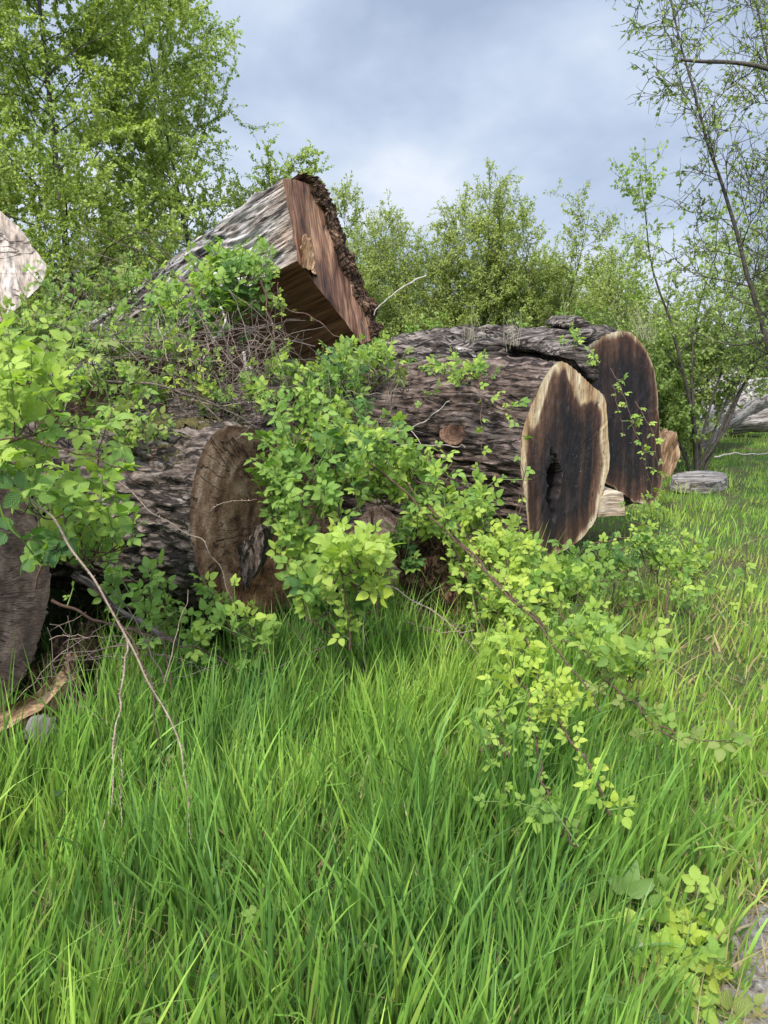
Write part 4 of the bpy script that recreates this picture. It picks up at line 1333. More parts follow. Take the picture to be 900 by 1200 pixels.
bramble('lush bramble bank cascading from the pile towards the foot of the black cut end', [
    dict(p=[(440, 560, 4.0), (500, 610, 3.95), (560, 680, 3.8), (620, 760, 3.4)], size=0.066, pal=YM, leaves=13),
    dict(p=[(470, 560, 3.9), (560, 655, 3.55), (640, 745, 3.05), (706, 835, 2.55)], size=0.05, pal=['mid', 'young'], leaves=5, r=0.006, thorn=1, shoot=0.2),
    dict(p=[(430, 540, 3.9), (500, 600, 3.7), (590, 690, 3.4), (690, 770, 3.0)], size=0.05, pal=['mid', 'young'], leaves=5, r=0.006, thorn=1, shoot=0.2),
    dict(p=[(450, 520, 4.2), (530, 570, 4.25), (590, 610, 4.25), (650, 680, 4.1)], size=0.066, pal=YM, leaves=13),
    dict(p=[(500, 590, 3.95), (560, 640, 3.75), (600, 700, 3.4), (628, 790, 2.95)], size=0.06, pal=['young', 'yellow'], leaves=14, shoot=0.6),
    dict(p=[(520, 620, 3.95), (550, 690, 3.6), (572, 760, 3.2), (575, 830, 2.8)], size=0.06, pal=['young', 'mid'], leaves=13, shoot=0.5),
    dict(p=[(560, 610, 4.0), (620, 650, 3.9), (670, 720, 3.6), (715, 790, 3.1)], size=0.06, pal=['young', 'mid'], leaves=13, shoot=0.5)],
    [dict(c=(465, 560, 4.05), r=(50, 28), n=20, size=0.068, pal=['young', 'young', 'mid']), dict(c=(530, 610, 4.05), r=(48, 28), n=22, size=0.068, pal=['young', 'young', 'mid']),
     dict(c=(575, 660, 3.95), r=(46, 30), n=20, size=0.068, pal=['young', 'young', 'yellow']), dict(c=(610, 710, 3.7), r=(42, 28), n=14, size=0.066, pal=['young', 'yellow', 'mid']),
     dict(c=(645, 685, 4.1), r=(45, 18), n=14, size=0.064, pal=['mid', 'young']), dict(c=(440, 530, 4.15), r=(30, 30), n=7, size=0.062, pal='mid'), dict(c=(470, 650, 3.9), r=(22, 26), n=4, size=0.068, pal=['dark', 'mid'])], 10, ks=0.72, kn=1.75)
bramble('long arching bramble cane ending in bright yellow leaves low in the grass', [
    dict(p=[(560, 690, 3.7), (610, 760, 3.2), (650, 830, 2.6), (685, 890, 2.25), (720, 958, 1.98)], size=0.042, pal=['yellow', 'young'], leaves=17, r=0.006, shoot=0.3, thorn=1)],
    [dict(c=(600, 780, 3.05), r=(28, 32), n=6, size=0.058, pal=['young', 'yellow']), dict(c=(642, 825, 2.6), r=(16, 20), n=5, size=0.05, pal=['yellow'])], 11, zmin=0.3, ks=0.8, kn=1.8)
bramble('drooping bramble stem next to the yellow tipped cane, reaching the grass', [
    dict(p=[(600, 760, 3.2), (625, 850, 2.55), (638, 920, 2.2), (650, 972, 1.98)], size=0.048, pal=['young', 'mid'], leaves=13, r=0.0055, shoot=0.3),
    dict(p=[(580, 780, 3.1), (590, 860, 2.6), (592, 950, 2.1)], size=0.05, pal=['young', 'mid'], leaves=9, r=0.004, shoot=0.3)],
    [dict(c=(585, 860, 2.55), r=(22, 36), n=5, size=0.055, pal=YM), dict(c=(658, 962, 2.0), r=(18, 14), n=3, size=0.045, pal='mid')], 12, zmin=0.3)
bramble('dark bramble cane arching out furthest over the open grass with grey green leaves', [
    dict(p=[(600, 640, 4.4), (680, 760, 3.3), (730, 815, 2.9), (790, 870, 2.5)], size=0.058, pal=['mid', 'olive'], leaves=11, r=0.006, shoot=0.3, thorn=1),
    dict(p=[(770, 850, 2.6), (810, 865, 2.5), (868, 872, 2.45)], size=0.055, pal=['olive', 'mid'], leaves=12, r=0.0035)],
    [dict(c=(722, 765, 3.2), r=(40, 22), n=7, size=0.066, pal=['mid', 'young']), dict(c=(670, 700, 3.9), r=(36, 22), n=9, size=0.066, pal=['mid', 'young']), dict(c=(690, 745, 3.5), r=(22, 22), n=5, size=0.062, pal=YM)], 13, zmin=0.3, ks=0.8, kn=1.7)
bramble('dense green bramble at the foot of the two black cut ends', [
    dict(p=[(690, 640, 4.7), (740, 630, 4.8), (800, 670, 4.4), (845, 695, 4.1)], size=0.06, pal=['young', 'mid'], leaves=14),
    dict(p=[(778, 750, 3.8), (782, 690, 4.2), (778, 620, 4.9)], leaves=5, size=0.055, pal='young', r=0.006)],
    [dict(c=(675, 668, 4.5), r=(45, 14), n=16, size=0.062, pal=['mid', 'mid', 'dark']), dict(c=(745, 645, 4.7), r=(40, 26), n=24, size=0.06, pal=['mid', 'young', 'dark']), dict(c=(795, 660, 4.5), r=(34, 22), n=14, size=0.055, pal=['young', 'mid']),
     dict(c=(765, 608, 5.2), r=(28, 12), n=8, size=0.05, pal=['young', 'mid']), dict(c=(715, 690, 4.1), r=(40, 18), n=7, size=0.058, pal='mid'), dict(c=(806, 715, 4.0), r=(14, 10), n=3, size=0.055, pal='mid')], 14)
bramble('fine bramble sprays hanging before the dark slabbed log end', [
    dict(p=[(714, 432, 5.75), (735, 470, 5.55), (752, 530, 5.4), (768, 605, 5.3)], size=0.05, pal=['young', 'olive', 'mid'], leaves=13, r=0.0035, shoot=0.4),
    dict(p=[(718, 450, 5.7), (725, 480, 5.55), (732, 510, 5.5)], size=0.046, pal=['young', 'olive'], leaves=13, r=0.003),
    dict(p=[(745, 470, 5.6), (765, 510, 5.45), (772, 570, 5.35)], size=0.05, pal=['young', 'olive'], leaves=14, r=0.0035)], (), 15, spread=0.6)
bramble('bramble tangle on the crown of the pile below the pale sawn log', [
    dict(p=[(-20, 420, 4.2), (50, 390, 4.2), (110, 400, 4.3)], size=0.052, pal=['olive', 'mid'], leaves=12)],
    [dict(c=(40, 392, 4.3), r=(60, 22), n=20, size=0.052, pal=['olive', 'mid', 'young']), dict(c=(110, 400, 4.4), r=(45, 28), n=13, size=0.05, pal=['olive', 'mid']), dict(c=(140, 480, 4.0), r=(65, 45), n=13, size=0.05, pal=['mid', 'young', 'olive']),
     dict(c=(200, 440, 4.1), r=(60, 36), n=11, size=0.046, pal=['young', 'yellow', 'mid']), dict(c=(270, 465, 4.1), r=(45, 22), n=8, size=0.055, pal=['young', 'mid']), dict(c=(70, 440, 3.9), r=(70, 40), n=14, size=0.058, pal=['young', 'mid', 'olive']), dict(c=(160, 420, 4.3), r=(60, 30), n=14, size=0.056, pal=['young', 'mid']), dict(c=(150, 510, 3.7), r=(60, 25), n=9, size=0.055, pal=['young', 'mid', 'olive']), dict(c=(110, 345, 4.8), r=(60, 25), n=12, size=0.052, pal=['olive', 'mid'])], 16, ks=0.74, kn=2.2)
bramble('single small bramble sprig growing from the bark over the slabbed log', (), [dict(c=(655, 398, 5.9), r=(28, 8), n=6, size=0.05, pal=['young', 'mid'], sl=0.6), dict(c=(690, 420, 5.65), r=(12, 8), n=3, size=0.045, pal='young', sl=0.5)], 17)


# ------------------------------------------------------------------ dead canes and twigs
def dead_cane(label, ctrls, r=0.0045, seed=0, matn='dead_cane', thorn=True, name='dead_cane'):
    rng = np.random.default_rng(3000 + seed)
    mb = MB()
    base = None
    for c in ctrls:
        P = cane_pts(c, 50, 0.012, rng, 0.12)
        if base is None:
            base = P[0]
        rr = r * (1.0 if c is ctrls[0] else 0.65)
        rad = np.linspace(rr, rr * 0.5, len(P))
        v, f, co = tube(P, rad, 6)
        mb.add(v, f, 0, None, co)
        if thorn:
            thorns(mb, P, rad, rng)
    return tag(mb.build(name, M[matn], base=base), label, 'bramble stem')


dead_cane('longest pale thorny dead cane slanting from the big leaves down into the grass', [[(0, 545, 2.6), (60, 610, 2.6), (120, 695, 2.55), (170, 790, 2.5), (208, 870, 2.45), (228, 985, 2.4)]], 0.0048, 1)
dead_cane('thorny dead cane forked into two tips hanging in the grass', [[(150, 745, 2.7), (145, 790, 2.65), (136, 865, 2.55), (124, 975, 2.5)], [(136, 865, 2.55), (142, 900, 2.52), (141, 968, 2.5)]], 0.0042, 2)
dead_cane('reddish thorny cane crossing behind the longest pale cane', [[(110, 690, 2.8), (150, 740, 2.8), (172, 800, 2.75), (190, 880, 2.7), (203, 900, 2.7)]], 0.004, 3, 'cane')
dead_cane('short upright reddish cane below the furrowed log', [[(190, 740, 3.1), (198, 790, 3.05), (207, 850, 3.0)]], 0.004, 4, 'cane')
dead_cane('bare thin stem crossing the brown cut end of the furrowed log', [[(130, 555, 3.5), (200, 610, 3.45), (240, 640, 3.4), (268, 690, 3.4), (285, 770, 3.35)], [(225, 612, 3.6), (262, 590, 3.6), (300, 586, 3.62)]], 0.003, 5)
dead_cane('dark thorny cane running flat above the biggest leaves', [[(-10, 512, 2.55), (60, 520, 2.6), (130, 545, 2.7), (170, 570, 2.8)]], 0.004, 6, 'cane')
dead_cane('long dead grey cane lying along the hollow below the squared log', [[(20, 445, 4.0), (150, 447, 3.95), (230, 465, 3.9), (300, 500, 3.9)], [(230, 465, 3.9), (262, 500, 3.85), (276, 530, 3.85)]], 0.008, 7, 'dead_twig')
dead_cane('bleached bare twigs lying on the bark beside the knot', [[(414, 518, 5.05), (460, 508, 4.95), (500, 492, 4.85), (528, 470, 4.8)], [(414, 518, 5.0), (470, 522, 4.85), (535, 522, 4.7), (544, 524, 4.7)], [(415, 512, 5.0), (450, 502, 4.95), (485, 500, 4.9)], [(478, 500, 4.9), (490, 515, 4.85), (494, 524, 4.8)]], 0.006, 8, 'pale_stick', False)
dead_cane('two white stripped sticks standing upright on the pile', [[(286, 413, 4.3), (289, 440, 4.25), (293, 470, 4.2), (302, 492, 4.2)], [(290, 425, 4.28), (305, 455, 4.2), (322, 486, 4.2)]], 0.010, 9, 'pale_stick', False)
dead_cane('crooked white twig in front of the dark hollow', [[(258, 360, 4.45), (264, 378, 4.4), (256, 392, 4.4), (247, 397, 4.4)]], 0.008, 10, 'pale_stick', False)
dead_cane('bare twig arching over sky at the bark edge of the squared log', [[(500, 322, 5.6), (470, 338, 5.5), (445, 358, 5.4), (438, 368, 5.35)]], 0.006, 11, 'pale_stick', False)
dead_cane('pale dry reed bent over the far open grass', [[(836, 536, 10.5), (860, 531, 10.5), (885, 533, 10.5), (910, 529, 10.5)]], 0.014, 12, 'pale_stick', False, 'dry_reed')
dead_cane('brown cane bridging the low gap in front of the fibrous stump', [[(400, 690, 3.6), (460, 692, 3.55), (520, 725, 3.5), (560, 765, 3.45), (600, 815, 3.4)]], 0.0045, 13, 'dead_cane')
dead_cane('thick upright brown stem behind the brightest tuft', [[(436, 600, 3.9), (440, 660, 3.85), (443, 745, 3.75)]], 0.008, 14, 'cane')
dead_cane('slender pale stem in front of the furrowed log beside the brightest tuft', [[(432, 615, 3.5), (428, 680, 3.45), (430, 790, 3.4)]], 0.0035, 15, 'pale_stick', False)
dead_cane('grey diagonal branch lying across the dark hollow', [[(198, 398, 4.3), (170, 440, 4.2), (135, 495, 4.1), (105, 530, 4.0)]], 0.009, 16, 'dead_twig', False)
dead_cane('dark woody stem climbing from the hollow to the squared log', [[(215, 325, 4.6), (240, 380, 4.4), (258, 420, 4.3), (262, 470, 4.2)], [(238, 378, 4.4), (246, 430, 4.3), (246, 480, 4.2)]], 0.008, 17, 'dead_twig', False)
dead_cane('thick dark root snaking along the foot of the furrowed log', [[(85, 672, 3.2), (140, 715, 3.25), (190, 745, 3.3), (265, 778, 3.3)]], 0.018, 18, 'bark_dark', False, 'root')


def dead_tangle():
    rng = np.random.default_rng(77)
    mb = MB()
    zones = [((150, 470), (150, 80), 4.15, 230), ((250, 440), (90, 60), 4.1, 170), ((400, 470), (70, 45), 4.35, 60), ((70, 410), (90, 40), 4.35, 90), ((180, 320), (90, 45), 5.6, 40), ((560, 770), (60, 50), 3.75, 50), ((300, 400), (25, 50), 4.5, 22), ((120, 790), (90, 60), 3.1, 40), ((350, 770), (100, 30), 3.7, 35)]
    for (cx, cy), (rx, ry), Y, n in zones:
        for _ in range(n):
            px, py = cx + rng.uniform(-1, 1) * rx, cy + rng.uniform(-1, 1) * ry
            p = at(px, py, Y + rng.normal() * 0.14)
            d = norm(rng.normal(size=3) * np.array([1, 0.5, 0.7]) + np.array([0.3, 0, 0.1]))
            L = rng.uniform(0.15, 0.6)
            t = np.linspace(-.5, .5, 9)
            k = norm(rng.normal(size=3))
            P = p + d * (t * L)[:, None] + k * (L * rng.uniform(0, 0.35) * (0.25 - t ** 2))[:, None] + 0.02 * np.stack([perlin(t * 5, p[0] * 9 + i, p[2] * 9) for i in range(3)], -1)
            r = rng.uniform(0.0012, 0.0032)
            v, f, co = tube(P, np.linspace(r, r * 0.6, 9), 4)
            mb.add(v, f, 0 if rng.random() < 0.78 else 1, None, co)
    # dried flower heads: clusters of small dark calyces
    for cx, cy, Y in ((190, 315, 4.75), (285, 405, 4.4), (230, 430, 4.15), (170, 520, 3.9), (320, 470, 4.1), (560, 740, 3.8), (575, 790, 3.7), (595, 805, 3.6), (130, 430, 4.2), (60, 470, 4.0), (225, 410, 4.2), (270, 480, 4.0), (90, 400, 4.2)):
        for _ in range(34):
            p = at(cx + rng.normal() * 14, cy + rng.normal() * 9, Y + rng.normal() * 0.06)
            s = rng.uniform(0.004, 0.009)
            q = rng.normal(size=(4, 3)) * s
            mb.add(p + q, [[0, 1, 2], [0, 2, 3], [0, 3, 1], [1, 3, 2]], 2)
    o = mb.build('dead_stems', [M['dead_twig'], M['dead_cane'], M['bark_dark']])
    tag(o, 'tangle of dead grey bramble stems and dried heads over the pile', 'dead bramble', None, 'stuff')


dead_tangle()


# ------------------------------------------------------------------ trees
TL = {}
def tree_leaf_tpl(w=0.32, fold=0.25, curl=0.2):
    v = np.array([[0, 0, 0], [0.12, 0, 0], [0.5, w, fold * w - curl * .2], [0.5, 0, -curl * .1], [0.5, -w, fold * w - curl * .2], [1.0, 0, -curl]])
    f = [np.array([[1, 2, 3], [1, 3, 4], [2, 5, 3], [3, 5, 4]])]
    return v, f, np.zeros((6, 3))


TL['oval'] = tree_leaf_tpl(0.32)
TL['narrow'] = tree_leaf_tpl(0.2)


def branch(p, d, L, r, rng, n=8, wob=0.25, up=0.15):
    pts = [np.asarray(p, float)]
    d = norm(d)
    for _ in range(n - 1):
        d = norm(d + rng.normal(size=3) * wob / math.sqrt(n) + np.array([0, 0, up / n]))
        pts.append(pts[-1] + d * L / (n - 1))
    return np.array(pts), d


def tree(name, label, base, stems, seed, leaf='oval', size=0.05, density=30, pals=(((0.10, 0.20, 0.035)), (0.20, 0.32, 0.06)), limbs=18, limb_len=1.4, twigs=7, twig_len=0.6, limb_up=0.5, start=0.2, group=None, cat='tree',
         droop=0.0, bark='tree_bark', hang=0.3, sub=2, keep=None, twig_r=0.0035, wander=0.5):
    """stems: list of (direction, length, radius). trunk = stems and limbs, crown = twigs and leaves"""
    rng = np.random.default_rng(500 + seed)
    root = thing(name, label, cat, base, group)
    tb, cb = MB(), MB()
    LP, LX, LU, LS = [], [], [], []
    for (sd, sL, sr) in stems:
        sp, _ = branch(np.asarray(base) + np.array([rng.normal() * 0.06 * (len(stems) > 1), rng.normal() * 0.06 * (len(stems) > 1), -0.05]), sd, sL, sr, rng, 14, 0.22, 0.25)
        t = np.linspace(0, 1, 14)
        v, f, co = tube(sp, sr * (1 - 0.88 * t), 7)
        tb.add(v, f, 0, None, co)
        for i in range(limbs):
            u = start + (1 - start) * (i + rng.random()) / limbs
            q = np.array([np.interp(u, t, sp[:, k]) for k in range(3)])
            k = min(int(u * 13), 12)
            ax = norm(sp[k + 1] - sp[k])
            az = i * 2.4 + rng.normal() * 0.5
            e1 = norm(np.cross(ax, [1, 0.2, 0.1])); e2 = np.cross(ax, e1)
            d = (e1 * math.cos(az) + e2 * math.sin(az)) * 1.0 + ax * limb_up + np.array([0, 0, 0.15])
            L = limb_len * (1.15 - 0.75 * u) * rng.uniform(0.7, 1.2)
            lp, _ = branch(q, d, L, 0, rng, 8, wander, 0.3 - droop)
            tl = np.linspace(0, 1, 8)
            r = max(0.004, sr * (1 - 0.88 * u) * 0.34)
            v, f, co = tube(lp, np.linspace(r, r * 0.25, 8), 5)
            tb.add(v, f, 0, None, co)
            for j in range(twigs):
                w = 0.2 + 0.8 * (j + rng.random()) / twigs
                q2 = np.array([np.interp(w, tl, lp[:, k]) for k in range(3)])
                kk = min(int(w * 7), 6)
                ax2 = norm(lp[kk + 1] - lp[kk])
                d2 = norm(rng.normal(size=3) + ax2 * 1.1 + np.array([0, 0, 0.15 - droop]))
                L2 = twig_len * rng.uniform(0.5, 1.2) * (1.1 - 0.4 * w)
                tp, dd = branch(q2, d2, L2, 0, rng, 6, wander, 0.2 - droop)
                v, f, co = tube(tp, np.linspace(twig_r, twig_r * 0.4, 6), 3)
                cb.add(v, f, 0, None, co)
                twl = [(tp, L2)]
                for _ in range(sub):
                    w3 = rng.uniform(0.15, 0.9)
                    q3 = np.array([np.interp(w3, np.linspace(0, 1, 6), tp[:, k]) for k in range(3)])
                    d3 = norm(rng.normal(size=3) + norm(tp[-1] - tp[0]) * 1.0 + np.array([0, 0, -droop]))
                    L3 = L2 * rng.uniform(0.35, 0.7)
                    t3, _ = branch(q3, d3, L3, 0, rng, 5, wander, 0.1 - droop)
                    v, f, co = tube(t3, np.linspace(twig_r * 0.7, twig_r * 0.3, 5), 3)
                    cb.add(v, f, 0, None, co)
                    twl.append((t3, L3))
                for P, LL in twl:
                    cl = float(perlin(P[0][0] * 1.7 + seed, P[0][1] * 1.7, P[0][2] * 1.7))
                    m = rng.poisson(density * LL * min(1.5, max(0.5, 1.0 + 1.1 * cl)))
                    if m == 0:
                        continue
                    uu = rng.random(m) * 0.95 + 0.05
                    tt = np.linspace(0, 1, len(P))
                    pos = np.stack([np.interp(uu, tt, P[:, k]) for k in range(3)], -1)
                    xd = norm(rng.normal(size=(m, 3)) + norm(P[-1] - P[0]) * 0.7 + np.array([0, 0, -hang]))
                    LP.append(pos); LX.append(xd); LU.append(norm(np.array([0, -0.3, 0.8]) + rng.normal(size=(m, 3)) * 0.7)); LS.append(size * rng.uniform(0.6, 1.2, m))
    if LP:
        pos, xd, ud, sz = map(np.concatenate, (LP, LX, LU, LS))
        lo, hi = np.array(pals[0]), np.array(pals[1])
        w = np.clip(0.5 + 0.35 * perlin(pos[:, 0] * 1.6, pos[:, 1] * 1.6, pos[:, 2] * 1.6) + rng.normal(size=len(pos)) * 0.22, 0, 1)[:, None]
        place(cb, TL[leaf], pos, xd, ud, sz, lo * (1 - w) + hi * w, 1)
    tb.build('trunk', M[bark], root)
    cb.build('crown', [M[bark], M['tree_leaf']], root)
    return root


def gxy(px, Y):
    p = at(px, 600, Y)
    return np.array([p[0], Y, float(gz(p[0], Y))])


BIR = ((0.19, 0.265, 0.05), (0.40, 0.47, 0.10))
GB = 'birches behind the pile'
tree('birch_tree', 'tall dense birch with a dark straight trunk above the pile', gxy(105, 8.2), [((0.02, 0.0, 1), 6.4, 0.055)], 1, size=0.044, density=128, pals=BIR, limbs=52, limb_len=1.75, twigs=10, twig_len=0.7, start=0.12, sub=3, group=GB)
tree('birch_tree', 'leafy birch at the frame edge behind the pale sawn log', gxy(-50, 8.8), [((0.05, 0, 1), 6.4, 0.055)], 2, size=0.044, density=126, pals=BIR, limbs=44, limb_len=1.7, twigs=9, twig_len=0.7, start=0.12, sub=3, group=GB)
tree('birch_tree', 'slimmer birch leaning out to the open sky beside the tall dense one', gxy(232, 9.4), [((0.05, 0.0, 1), 5.5, 0.045)], 3, size=0.041, density=109, pals=BIR, limbs=40, limb_len=1.5, twigs=9, twig_len=0.65, start=0.1, sub=3, group=GB)
tree('birch_tree', 'short young birch just behind the ridge of the tilted squared log', gxy(295, 10.5), [((0.02, 0.0, 1), 3.9, 0.04), ((0.12, 0, 1), 3.4, 0.035)], 4, size=0.041, density=98, pals=BIR, limbs=24, limb_len=1.1, twigs=8, twig_len=0.55, start=0.1, sub=3, group=GB)
tree('birch_tree', 'birch filling the gap between the frame edge and the dark straight trunk', gxy(30, 10.5), [((0.0, 0.0, 1), 7.0, 0.045)], 5, size=0.046, density=104, pals=BIR, limbs=44, limb_len=1.6, twigs=9, twig_len=0.65, start=0.08, sub=3, group=GB)
tree('birch_tree', 'birch deepest in the green behind the dark straight trunk', gxy(160, 11.0), [((0.0, 0.0, 1), 6.6, 0.045)], 6, size=0.046, density=104, pals=BIR, limbs=44, limb_len=1.6, twigs=9, twig_len=0.65, start=0.08, sub=3, group=GB)
SAL = ((0.20, 0.25, 0.06), (0.38, 0.43, 0.11))


def wands(rng, n, L, spread, r=0.028):
    return [((rng.normal() * spread, rng.normal() * spread, 1), L * rng.uniform(0.7, 1.08), r) for _ in range(n)]


rw = np.random.default_rng(21)
row = [(405, 12.5, 3.6, 'bushy sallow closest to the end of the tilted squared log'), (465, 14.0, 4.0, 'upright sallow second along from the tilted squared log'), (545, 13.5, 4.3, 'tallest slender sallow rising in the middle of the row'),
       (615, 13.0, 4.0, 'sallow with an arching top twig behind the slabbed log'), (680, 15.0, 3.6, 'thin sallow fading at the end of the row')]
for k, (px, Y, L, lab) in enumerate(row):
    tree('sallow_tree', lab, gxy(px, Y), wands(rw, 8, L, 0.12), 30 + k, 'narrow', 0.062, 56, SAL, 18, 0.85, 7, 0.5, 1.3, 0.12, 'row of sallows behind the logs', sub=2, wander=0.35)
tree('sallow_tree', 'low rounded sallow behind the bark of the slabbed log', gxy(735, 13.5), wands(rw, 7, 2.3, 0.2), 40, 'narrow', 0.075, 46, ((0.13, 0.17, 0.045), (0.26, 0.31, 0.08)), 14, 0.8, 6, 0.5, 1.0, 0.1, 'row of sallows behind the logs')
WIL = ((0.20, 0.28, 0.065), (0.37, 0.45, 0.12))
tree('willow_tree', 'young willow with several fanned stems beside the fallen trunks', gxy(816, 10.8), [((0.0, 0, 1), 4.2, 0.032), ((0.25, 0.1, 1), 3.4, 0.028), ((-0.16, 0.1, 1), 3.6, 0.026), ((0.55, -0.1, 1), 3.2, 0.028), ((-0.38, 0, 1), 2.9, 0.022), ((0.1, 0.2, 1), 3.4, 0.024), ((0.4, 0.2, 1), 3.0, 0.022)], 50,
     'oval', 0.06, 32, WIL, 13, 0.85, 5, 0.5, 1.0, 0.3, None, sub=2, wander=0.45)
tree('willow_tree', 'nearly bare dark twigged willow leaning in over the open sky', gxy(940, 7.6), [((-0.16, 0.0, 1), 6.0, 0.045), ((-0.10, 0.05, 1), 5.8, 0.035), ((-0.22, 0.1, 1), 5.6, 0.035)], 53, 'oval', 0.05, 11, ((0.15, 0.21, 0.05), (0.28, 0.35, 0.09)), 28, 1.0, 9, 0.5, 0.6, 0.25, None, sub=3, twig_r=0.0048)


def stub():
    rt = thing('broken_branch', 'broken bare branch stub pointing out over the open sky', 'branch', at(905, 78, 7.3))
    mb = MB()
    P = spline([at(935, 92, 7.35), at(890, 78, 7.3), at(855, 73, 7.3), at(820, 72, 7.3), at(798, 70, 7.3)], 30)
    v, f, co = tube(P, np.linspace(0.022, 0.012, 30) * (1 + 0.15 * perlin(np.linspace(0, 9, 30), 0.2, 0.3)), 8)
    mb.add(v, f, 0, None, co)
    cap(mb, v[-8:], P[-1] - P[-2], co[-8:])
    mb.build('limb', M['tree_bark'], rt)


stub()
rb = np.random.default_rng(33)
back = [(-120, 15, 5.5), (30, 14, 5.0), (170, 15, 4.6), (300, 17, 4.6), (380, 18, 4.4), (450, 20, 4.8), (520, 19, 4.5), (590, 20, 5.0), (650, 19, 4.2), (705, 22, 4.6), (760, 24, 5.0), (830, 25, 6.0), (880, 27, 6.4), (950, 24, 6.8)]
LBL = ['behind the pale sawn log', 'behind the trunk of the tall birch', 'between the tall birch and the squared log ridge', 'behind the short young birch', 'just past the red brown log end', 'showing through the upright sallow', 'showing through the tallest sallow',
       'behind the arching topped sallow', 'above the slabbed log bark', 'in the gap of pale sky past the sallows', 'behind the fanned willow stems', 'over the bleached fallen trunk', 'over the grey brown fallen trunk', 'behind the bare willow at the frame edge']
for k, (px, Y, L) in enumerate(back):
    tree('thicket_tree', 'bushy far thicket tree ' + LBL[k], gxy(px, Y), wands(rb, 5, L * 0.85, 0.16, 0.035), 60 + k, 'oval', 0.09, 46, ((0.15, 0.20, 0.05), (0.29, 0.35, 0.09)), 12, 1.3, 5, 0.6, 0.8, 0.05, 'far thicket trees', sub=1)
for k, (px, Y, L, lab) in enumerate([(150, 8.0, 1.9, 'dark low bush under the tall birch'), (60, 8.2, 1.8, 'dark low bush beside the pale sawn log'), (420, 11.5, 2.2, 'green low bush beneath the red brown log end'), (520, 11.5, 2.0, 'green low bush behind the knotted log'), (620, 11.8, 2.1, 'green low bush behind the slabbed bark'),
                                     (770, 11.5, 2.0, 'pale green low bush beside the slabbed log end'), (905, 18.5, 2.4, 'pale green low bush in front of the bleached trunk')]):
    tree('bush', lab, gxy(px, Y), wands(rb, 7, L, 0.3, 0.018), 80 + k, 'oval', 0.065, 60, ((0.12, 0.20, 0.04), (0.26, 0.37, 0.075)) if k < 5 else WIL, 12, 0.8, 6, 0.45, 0.8, 0.05, 'low bushes behind the pile', 'bush', sub=2)


# ------------------------------------------------------------------ grass and small plants
def grass_patch(mb, x, y, h, w, tint, lean, rng, seg=6):
    m = len(x)
    z = gz(x, y)
    az = rng.random(m) * 2 * math.pi
    t = np.linspace(0, 1, seg)
    bend = rng.gamma(1.3, 0.18, m)
    tilt = np.stack([np.cos(az), np.sin(az)], -1) * (rng.random(m) ** 1.4 * 0.27)[:, None] + lean
    nrm_ = norm(np.stack([tilt[:, 0], tilt[:, 1], np.ones(m)], -1))
    bd = norm(np.stack([tilt[:, 0] + 0.03 * rng.normal(size=m), tilt[:, 1] + 0.03 * rng.normal(size=m), np.zeros(m)], -1))
    c = np.stack([x, y, z - 0.02], -1)[:, None] + nrm_[:, None] * (t[None, :, None] * h[:, None, None]) + bd[:, None] * (bend[:, None] * h[:, None] * t[None] ** 2.4)[..., None] * 0.55 - np.array([0, 0, 1.0]) * ((bend ** 2 * h)[:, None] * t[None] ** 3)[..., None] * 0.35
    side = norm(np.cross(nrm_, np.stack([np.cos(az + 1.3), np.sin(az + 1.3), np.zeros(m)], -1)))
    ww = w[:, None] * np.clip((1 - t ** 2.2), 0.0, 1)[None] * (0.65 + 0.35 * np.minimum(1, t * 4))[None]
    v = np.stack([c - side[:, None] * ww[..., None] * .5, c + side[:, None] * ww[..., None] * .5], 2)
    k = (np.arange(m) * seg * 2)[:, None]
    i = np.arange(seg - 1)[None] * 2
    f = np.stack([k + i, k + i + 1, k + i + 3, k + i + 2], -1).reshape(-1, 4)
    tt = np.repeat(tint, seg * 2, 0)
    mb.add(v.reshape(-1, 3), f, 0, tt)


def blocked(x, y):
    """footprints where no grass grows: under the logs, on the path"""
    b = path_side(x, y) > 0.03
    s1 = gpt(785, 1150)
    b |= np.hypot(x - s1[0], y - s1[1]) < 0.10
    s2 = gpt(30, 850)
    b |= (np.hypot(x - s2[0], (y - s2[1]) * 0.8) < 0.36) & (perlin(x * 9, y * 9, 3.0) > -0.35)
    b |= np.hypot(x - s1[0] - 0.02, y - s1[1] + 0.16) < 0.07
    s3 = gpt(730, 1090)
    b |= np.hypot(x - s3[0], y - s3[1] + 0.06) < 0.08
    for v, s in ((vD, 0.9), (vB, 0.85), (vC, 0.85), (vE, 0.9)):
        c = v.mean(1)
        r = np.linalg.norm(v - c[:, None], axis=2).mean(1)
        a, e = c[0][:2], c[-1][:2]
        ab = e - a
        tt = np.clip(((x - a[0]) * ab[0] + (y - a[1]) * ab[1]) / (ab @ ab), 0, 1)
        d = np.hypot(x - a[0] - ab[0] * tt, y - a[1] - ab[1] * tt)
        along = ((x - a[0]) * ab[0] + (y - a[1]) * ab[1]) / (ab @ ab)
        b |= (d < r.mean() * s) & (along > 0)
    return b


